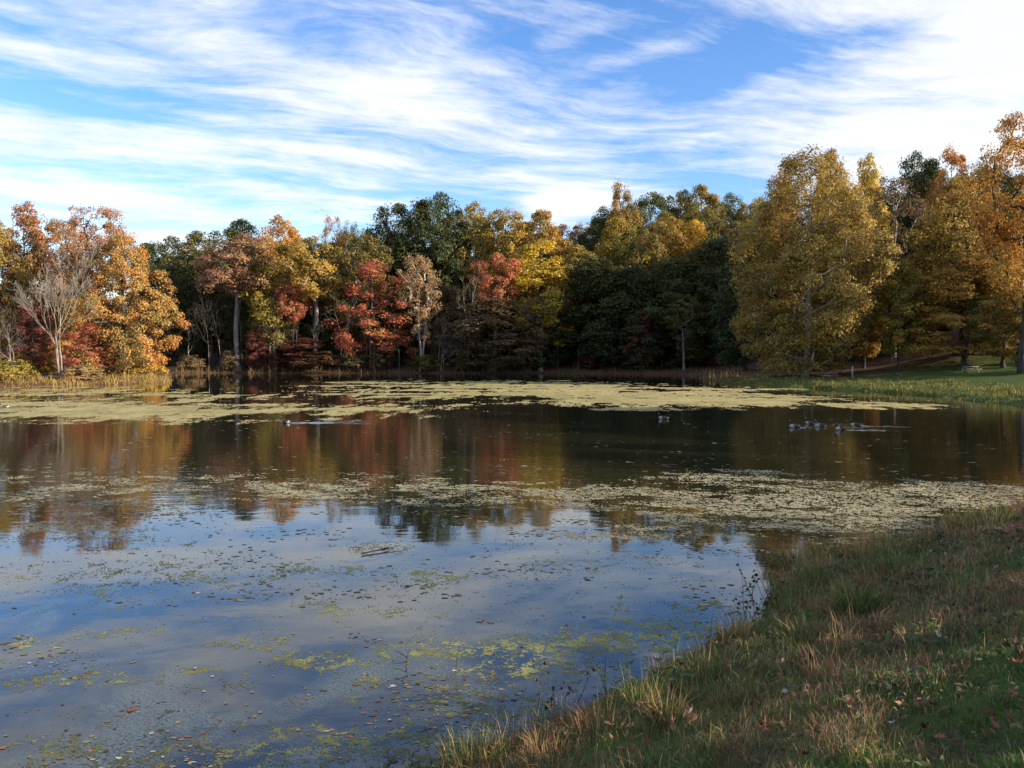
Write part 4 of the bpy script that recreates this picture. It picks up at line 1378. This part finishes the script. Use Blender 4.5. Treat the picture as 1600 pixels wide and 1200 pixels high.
def seed_weed(px_, py_, n, label, seed):
    rr = random.Random(seed)
    x, y = on_plane(px_, py_)
    root = bpy.data.objects.new('seed_head_weed', None)
    C.objects.link(root)
    root.location = (x, y, -0.02)
    tag(root, label, 'plant', 'seed head weeds at the water edge')
    V, Q = [], []
    heads = []
    for k in range(n):
        a = rr.uniform(0, 6.28)
        h = rr.uniform(0.3, 0.75)
        b = np.array([rr.uniform(-.25, .25), rr.uniform(-.2, .2), 0])
        d = np.array([math.cos(a) * 0.45, math.sin(a) * 0.45, 1.0])
        pts = [b + d * h * f for f in (0, 0.4, 0.75, 1.0)]
        pts = [p + np.array([rr.uniform(-.015, .015), rr.uniform(-.015, .015), 0]) for p in pts]
        tube(V, Q, pts, [0.006, 0.005, 0.004, 0.003], 3)
        heads.append(pts[-1])
        for s in range(2):
            q = pts[1 + s]
            e = q + np.array([rr.uniform(-.14, .14), rr.uniform(-.14, .14), rr.uniform(0.05, 0.14)])
            tube(V, Q, [q, (q + e) / 2 + np.array([0, 0, .01]), e], [0.004, 0.003, 0.002], 3)
            heads.append(e)
    obj('stems', mesh_np('stems', np.concatenate(V), quads=np.concatenate(Q)), STEM, root)
    for p in heads:
        s = rr.uniform(0.018, 0.032)
        obj('seed_head', SEEDM, None, root, tuple(p), (rr.uniform(0, 1), rr.uniform(0, 1), 0), (s, s, s * 1.2))
    return root


def burr():
    rng = np.random.default_rng(3)
    V, T = [], []
    for k in range(16):
        d = unit(rng.normal(size=3))
        a = unit(np.cross(d, rng.normal(size=3))) * 0.45
        b = np.cross(d, a)
        i = len(V)
        V += [a, -a * 0.6 + b, -a * 0.6 - b, d * 1.0]
        T += [(i, i + 1, i + 3), (i + 1, i + 2, i + 3), (i + 2, i, i + 3)]
    return mesh_np('seed_head', np.array(V), tris=T)


SEEDM = burr()
SEEDM.materials.append(SEED)
seed_weed(1195, 930, 8, 'branching weed with dark burrs standing in the water by the bank notch', 1)
seed_weed(1185, 975, 6, 'dark burr weed leaning over water below the bank notch', 2)
seed_weed(1180, 1010, 5, 'small burr weed at the jutting corner of the bank', 3)
seed_weed(870, 1120, 5, 'thin burr weed rising from the film of algae at the bank', 4)


def tuft(px_, py_, n, L, cols, label, seed, w=0.009, rad=0.14, name='grass_tuft', lean=0.75, water=False):
    rng = np.random.default_rng(seed)
    if water:
        x, y = on_plane(px_, py_)
        z = 0.0
    else:
        x, y, z = ground_at(px_, py_)
    a = rng.uniform(0, 6.28, n)
    r = rad * np.sqrt(rng.uniform(size=n))
    bx, by = np.cos(a) * r, np.sin(a) * r
    ll = L * 0.66 * rng.uniform(0.4, 1.15, n)
    col = pick(rng, n, cols, [1] * len(cols))
    v, q, t, c = blades(bx, by, np.zeros(n), ll, np.full(n, w), col, rng, lean=lean, azim=a + rng.normal(0, 0.6, n))
    o = obj(name, mesh_np(name, v, quads=q, tris=t, cols=c), GRASS, None, (x, y, z))
    return tag(o, label, 'grass tuft', 'grass tufts of the near bank')


GR = [(0.085, 0.13, 0.028), (0.14, 0.16, 0.04), (0.20, 0.18, 0.06)]
ST = [(0.34, 0.22, 0.09), (0.24, 0.15, 0.06), (0.16, 0.14, 0.05)]
OL = [(0.15, 0.15, 0.04), (0.22, 0.18, 0.06), (0.10, 0.12, 0.03)]
tuft(1340, 948, 260, 0.62, GR, 'bright green arching grass tuft halfway up the bank', 1, 0.016, 0.28)
tuft(1400, 895, 220, 0.55, GR, 'green grass tuft behind the bright arching one', 2, 0.018, 0.45)
tuft(1540, 830, 300, 0.75, OL, 'tall olive weedy tuft at the top of the bank beside the algae', 3, 0.02, 0.6)
tuft(1270, 1010, 260, 0.50, OL, 'olive gold tuft on the jutting corner of the bank', 4, 0.014, 0.35)
tuft(1330, 870, 260, 0.40, OL, 'olive tuft on the marshy bank notch', 5, 0.02, 0.6)
tuft(1250, 880, 240, 0.42, OL, 'olive tuft standing in the water of the bank notch', 6, 0.018, 0.6, water=True)
tuft(1180, 1095, 200, 0.32, ST, 'straw coloured tuft above the pale leaves', 7, 0.008, 0.20)
tuft(1140, 1105, 200, 0.30, ST, 'straw coloured tuft behind the pile of tan leaves', 8, 0.008, 0.20)
tuft(800, 1165, 160, 0.42, OL + ST, 'thin mixed tuft at the bank edge behind a tan leaf', 9, 0.006, 0.25, lean=0.4)
tuft(740, 1190, 160, 0.42, OL + ST, 'thin dark tuft at the lowest corner of the bank', 10, 0.006, 0.28, lean=0.4)
tuft(870, 1140, 160, 0.40, OL + ST, 'thin straw and olive tuft rising before the algae film', 11, 0.006, 0.25, lean=0.4)
tuft(1100, 1060, 150, 0.45, OL, 'slender olive tuft beside the upright leafy weed', 12, 0.006, 0.22, lean=0.45)

RU = [(0.30, 0.13, 0.065), (0.22, 0.12, 0.06), (0.36, 0.22, 0.10)]
re_ = random.Random(33)
for i_ in range(34):                                   # ragged growth along the waterline
    f_ = re_.uniform(2.2, 11.8)
    a_, b_ = POND[int(f_)], POND[int(f_) + 1]
    p_ = a_ + (b_ - a_) * (f_ - int(f_))
    u_ = rmat((p_[0] + re_.uniform(-0.3, 0.35), p_[1] - re_.uniform(-0.2, 0.45), 0.05))
    c_, w_ = ((OL, 'olive'), (ST, 'straw coloured'), (GR, 'green'), (RU, 'rusty'))[i_ % 4]
    tuft(u_[0], u_[1], 110, re_.uniform(0.35, 0.75), c_, 'ragged ' + w_ + ' tuft overhanging the waterline of the near bank', 200 + i_, 0.0008 * max(8, p_[1]), re_.uniform(0.15, 0.32), lean=0.7)
for i_ in range(26):                                   # rusty dead weeds on the slope
    f_ = re_.uniform(2.6, 11.5)
    a_, b_ = POND[int(f_)], POND[int(f_) + 1]
    p_ = a_ + (b_ - a_) * (f_ - int(f_))
    x_, y_ = p_[0] + re_.uniform(0.3, 2.2), p_[1] - re_.uniform(0.3, 2.2)
    u_ = rmat((x_, y_, gz(x_, y_)))
    c_, w_ = ((RU, 'rusty brown'), (ST, 'straw coloured'))[i_ % 2]
    tuft(u_[0], u_[1], 130, re_.uniform(0.25, 0.45), c_, 'matted ' + w_ + ' clump of dead weeds on the bank slope', 300 + i_, 0.0009 * max(7, y_), re_.uniform(0.2, 0.45), lean=1.0)


def branch(name, px_, py_, segs, r, label, z=0.02):
    x, y = on_plane(px_, py_)
    V, Q = [], []
    for pts in segs:
        tube(V, Q, np.array(pts), np.linspace(r, r * 0.35, len(pts)), 5)
    o = obj(name, mesh_np(name, np.concatenate(V), quads=np.concatenate(Q)), BARK['dark'], None, (x, y, z))
    return tag(o, label, 'twig')


branch('twig', 640, 1042, [[(-.05, 0, -.05), (-.03, 0, .1), (0, .02, .22)], [(-.03, 0, .05), (-.12, .02, .02), (-.25, .05, .01)], [(-.03, 0, .1), (-.14, .03, .16), (-.2, .05, .17)]], 0.007, 'dark forked twig sticking out of the algae')
branch('twig', 596, 862, [[(-.35, -.25, 0.01), (-.1, -.05, .015), (.15, .12, .02), (.35, .3, .04)], [(0, .02, .02), (.1, .2, .02), (.1, .3, .03)]], 0.016, 'dark stick floating on the blue water')
for k_, (a, b, h_) in enumerate(((712, 1055, 0.35), (1110, 1005, 0.5), (945, 1050, 0.3), (1150, 985, 0.35))):
    branch('reed_stem', a, b, [[(0, 0, -.05), (.01, 0, h_ * .5), (.05, .01, h_)]], 0.005, ('single dark reed stem rising from open water beside algae', 'tall thin reed stem in the water below the notch', 'short reed stem in front of the leafy weeds', 'thin bent reed stem near the jutting corner')[k_])

# ------------------------------------------------------------------ geese
G_BROWN = mat_plain('goose_brown', (0.085, 0.062, 0.045), 0.7, 0.2, 0.4, 12)
G_BLACK = mat_plain('goose_black', (0.010, 0.009, 0.009), 0.5, 0.3, 0.2)
G_WHITE = mat_plain('goose_white', (0.66, 0.62, 0.56), 0.7, 0.2, 0.08)
G_BREAST = mat_plain('goose_breast', (0.42, 0.36, 0.30), 0.7, 0.2, 0.15)


def goose_mesh():
    # swept along the back from tail to breast, up the neck to the bill; faces -x
    path = [(0.46, 0.13), (0.42, 0.125), (0.36, 0.12), (0.25, 0.105), (0.10, 0.095), (-0.05, 0.09), (-0.17, 0.10), (-0.235, 0.135), (-0.262, 0.19), (-0.268, 0.26),
            (-0.270, 0.33), (-0.278, 0.385), (-0.30, 0.418), (-0.335, 0.425), (-0.365, 0.415), (-0.395, 0.407), (-0.41, 0.405)]
    wid = [0.012, 0.055, 0.09, 0.135, 0.165, 0.165, 0.135, 0.085, 0.05, 0.040, 0.038, 0.040, 0.045, 0.042, 0.026, 0.018, 0.006]
    hei = [0.012, 0.035, 0.065, 0.105, 0.125, 0.130, 0.120, 0.085, 0.055, 0.042, 0.040, 0.042, 0.044, 0.040, 0.024, 0.012, 0.005]
    ns = 12
    P = np.array(path)
    tn = np.gradient(P, axis=0)
    tn /= np.linalg.norm(tn, axis=1, keepdims=True)
    v = []
    for i in range(len(P)):
        nx, nz = -tn[i, 1], tn[i, 0]
        for k in range(ns):
            th = 2 * math.pi * k / ns
            v.append((P[i, 0] + nx * hei[i] * math.sin(th), wid[i] * math.cos(th), P[i, 1] + nz * hei[i] * math.sin(th)))
    q, mi = [], []
    for i in range(len(P) - 1):
        for k in range(ns):
            k2 = (k + 1) % ns
            q.append((i * ns + k, i * ns + k2, (i + 1) * ns + k2, (i + 1) * ns + k))
            if i < 2:
                m = 2 if i == 1 else 1
            elif i < 5:
                m = 0
            elif i < 7:
                m = 3
            elif i == 7:
                m = 3
            elif i == 12 and k in (0, 11, 5, 6, 4, 1):
                m = 2
            else:
                m = 1
            if i == 2 and 0 <= k <= 5:
                m = 2
            mi.append(m)
    return mesh_np('body', v, quads=q, mats=mi, smooth=True)


def wing_mesh():
    v, q = [], []
    for i, f in enumerate(np.linspace(0, 1, 7)):
        x = -0.13 + 0.52 * f
        h = 0.075 * math.sin(math.pi * min(0.95, 0.16 + 0.8 * f)) + 0.006
        for k in range(8):
            th = 2 * math.pi * k / 8
            v.append((x, 0.022 * math.cos(th) - 0.05 * f, 0.02 * f + h * math.sin(th)))
    for i in range(6):
        for k in range(8):
            q.append((i * 8 + k, i * 8 + (k + 1) % 8, (i + 1) * 8 + (k + 1) % 8, (i + 1) * 8 + k))
    return mesh_np('wing', v, quads=q, smooth=True)


GM = goose_mesh()
for m_ in (G_BROWN, G_BLACK, G_WHITE, G_BREAST):
    GM.materials.append(m_)
WM = wing_mesh()
WM.materials.append(G_BROWN)


def goose(px_, py_, rz, label, sc=1.0):
    x, y = on_plane(px_, py_)
    root = bpy.data.objects.new('goose', None)
    C.objects.link(root)
    root.location = (x, y, 0.0)
    root.rotation_euler = (0, 0, rz)
    root.scale = (sc, sc, sc)
    tag(root, label, 'goose', 'geese swimming on the pond')
    obj('body', GM, None, root)
    obj('wing', WM, None, root, (0, 0.155, 0.155), (0.25, 0, 0))
    obj('wing', WM, None, root, (0, -0.155, 0.155), (-0.25, 0, 0), (1, -1, 1))
    return x, y


def wake(x0, y0, dirx, diry, L, seed, label):
    """two low ridges of water trailing behind a swimming goose"""
    rng = np.random.default_rng(seed)
    V, Q = [], []
    base = 0
    for s in (-1, 1):
        n = 26
        t = np.linspace(0, 1, n)
        cx = x0 + dirx * t * L - diry * s * t * L * 0.16 + rng.normal(0, 0.05, n)
        cy = y0 + diry * t * L + dirx * s * t * L * 0.16 + rng.normal(0, 0.03, n)
        w = 0.16 + 0.16 * t
        h = 0.045 * (1 - t) ** 0.6 * rng.uniform(0.4, 1.2, n) + 0.002
        nx, ny = -diry, dirx
        for o_, hh in ((-1, -0.01), (0, 1), (1, -0.01)):
            V.append(np.stack([cx + nx * w * o_, cy + ny * w * o_, np.where(hh == 1, h, -0.01)], -1))
        for k in range(2):
            a = base + k * n + np.arange(n - 1)
            Q.append(np.stack([a, a + 1, a + 1 + n, a + n], -1))
        base += 3 * n
    o = obj('goose_wake', mesh_np('goose_wake', np.concatenate(V), quads=np.concatenate(Q), smooth=True), WATER)
    tag(o, label, 'wake', kind='stuff')


for k_, (a, b, rz, l, wl) in enumerate((
        (445, 661, 0.05, 'goose swimming alone along the edge of the algae mat', 8.0),
        (1036, 655, 0.0, 'goose swimming alone on dark open water', 0),
        (1240, 668, 0.05, 'leading goose of the group of five', 3.0),
        (1266, 663, -0.1, 'goose just behind the leader, overlapped by another', 3.0),
        (1281, 667, 0.1, 'goose overlapping the second one of the group', 5.0),
        (1312, 672, 0.0, 'goose of the group swimming closest to the near bank', 6.0),
        (1337, 666, -0.08, 'last goose of the group of five', 6.0),
        (6, 637, 0.2, 'goose floating between algae mats off the left point', 0))):
    x, y = goose(a, b, rz + (k_ * 37 % 11 - 5) * 0.09, l, 0.86 + 0.02 * (k_ % 3))
    if wl:
        wake(x + 0.3, y, 1.0, 0.06 if k_ == 0 else -0.02, wl, k_, 'thin bright wake trailing behind a swimming goose')

# ------------------------------------------------------------------ picnic lawn
WOOD = mat_plain('weathered_wood', (0.30, 0.27, 0.23), 0.85, 0.15, 0.2, 5)
IRON = mat_plain('dark_iron', (0.025, 0.024, 0.024), 0.6, 0.4, 0.3)


def box_np(c, s, rot=None):
    v = np.array([[x, y, z] for x in (-.5, .5) for y in (-.5, .5) for z in (-.5, .5)]) * np.array(s)
    if rot is not None:
        ca, sa = math.cos(rot), math.sin(rot)      # about x
        v = np.stack([v[:, 0], v[:, 1] * ca - v[:, 2] * sa, v[:, 1] * sa + v[:, 2] * ca], -1)
    q = [(0, 1, 3, 2), (4, 6, 7, 5), (0, 4, 5, 1), (2, 3, 7, 6), (0, 2, 6, 4), (1, 5, 7, 3)]
    return v + np.array(c), np.array(q)


def boxes(name, lst, mat, parent):
    V, Q, b = [], [], 0
    for a in lst:
        v, q = box_np(*a)
        V.append(v)
        Q.append(q + b)
        b += 8
    return obj(name, mesh_np(name, np.concatenate(V), quads=np.concatenate(Q)), mat, parent)


def picnic_table(px_, D, rz, label):
    x = (px_ - 800) / FPX * D
    root = bpy.data.objects.new('picnic_table', None)
    C.objects.link(root)
    root.location = (x, D, gz(x, D))
    root.rotation_euler = (0, 0, rz)
    tag(root, label, 'picnic table', 'picnic tables on the lawn')
    for k in range(5):
        boxes('tabletop_plank', [((0, -0.31 + 0.155 * k, 0.76), (1.85, 0.145, 0.045))], WOOD, root)
    for s in (-1, 1):
        for k in range(2):
            boxes('bench_plank', [((0, s * (0.66 + 0.15 * k), 0.45), (1.85, 0.14, 0.045))], WOOD, root)
        boxes('crossbeam', [((s * 0.68, 0, 0.405), (0.05, 1.55, 0.09)), ((s * 0.68, 0, 0.695), (0.05, 0.70, 0.08))], WOOD, root)
        for u in (-1, 1):
            boxes('leg', [((s * 0.735, u * 0.42, 0.36), (0.05, 0.09, 0.82), u * 0.52)], WOOD, root)
    return root


picnic_table(1516, 97, 0.25, 'weathered pale picnic table in front of the thick dark trunk')
picnic_table(1594, 99, -0.5, 'picnic table in shade beside the lawn edge trees, dim')
picnic_table(1298, 104, 0.4, 'picnic table on the grass in front of the great sycamore')


def grill(px_, D):
    x = (px_ - 800) / FPX * D
    root = bpy.data.objects.new('park_grill', None)
    C.objects.link(root)
    root.location = (x, D, gz(x, D))
    tag(root, 'dark iron park grill on a single post on the lawn', 'grill')
    V, Q = [], []
    tube(V, Q, [(0, 0, -0.1), (0, 0, 0.5), (0, 0, 0.85)], [0.05, 0.045, 0.045], 8)
    obj('post', mesh_np('post', np.concatenate(V), quads=np.concatenate(Q)), IRON, root)
    boxes('firebox', [((0, 0, 0.86), (0.55, 0.42, 0.03)), ((-0.262, 0, 0.98), (0.025, 0.42, 0.21)), ((0.262, 0, 0.98), (0.025, 0.42, 0.21)), ((0, 0.2, 0.98), (0.499, 0.02, 0.21))], IRON, root)
    boxes('grate', [((0, -0.18 + 0.05 * k, 1.06), (0.495, 0.012, 0.012)) for k in range(8)], IRON, root)


grill(1403, 92)


def marker_post(px_, D):
    x = (px_ - 800) / FPX * D
    root = bpy.data.objects.new('marker_post', None)
    C.objects.link(root)
    root.location = (x, D, gz(x, D))
    tag(root, 'pale wooden post standing at the side of the great sycamore', 'post')
    boxes('shaft', [((0, 0, 0.75), (0.16, 0.16, 1.6))], WOOD, root)
    V = np.array([(-.1, -.1, 1.552), (.1, -.1, 1.552), (.1, .1, 1.552), (-.1, .1, 1.552), (0, 0, 1.68)])
    obj('cap', mesh_np('cap', V, quads=[(0, 3, 2, 1)], tris=[(0, 1, 4), (1, 2, 4), (2, 3, 4), (3, 0, 4)]), WOOD, root)


marker_post(1332, 101)

# ------------------------------------------------------------------ birds far off
BIRD = mat_plain('bird_dark', (0.03, 0.03, 0.03), 0.7)


def bird(px_, py_, D, rz, label):
    x, y, z = at_depth(px_, py_, D)
    root = bpy.data.objects.new('bird', None)
    C.objects.link(root)
    root.location = (x, y, z)
    root.rotation_euler = (0, 0.3, rz)
    tag(root, label, 'bird', 'birds in the sky')
    V, Q = [], []
    tube(V, Q, [(0, -.25, 0), (0, -.12, 0), (0, .05, .01), (0, .2, .02), (0, .27, .02)], [.01, .06, .07, .04, .005], 6)
    obj('body', mesh_np('body', np.concatenate(V), quads=np.concatenate(Q), smooth=True), BIRD, root)
    for s in (-1, 1):
        v = [(s * .04, -.08, .03), (s * .04, .1, .03), (s * .32, .08, .16), (s * .32, -.06, .16), (s * .65, -.02, .10)]
        obj('wing', mesh_np('wing', v, quads=[(0, 1, 2, 3)], tris=[(3, 2, 4)]), BIRD, root)


bird(503, 328, 190, 0.6, 'tiny dark bird flying above the yellow treetops')
bird(494, 332, 195, 0.2, 'second tiny dark bird flying just below the other')
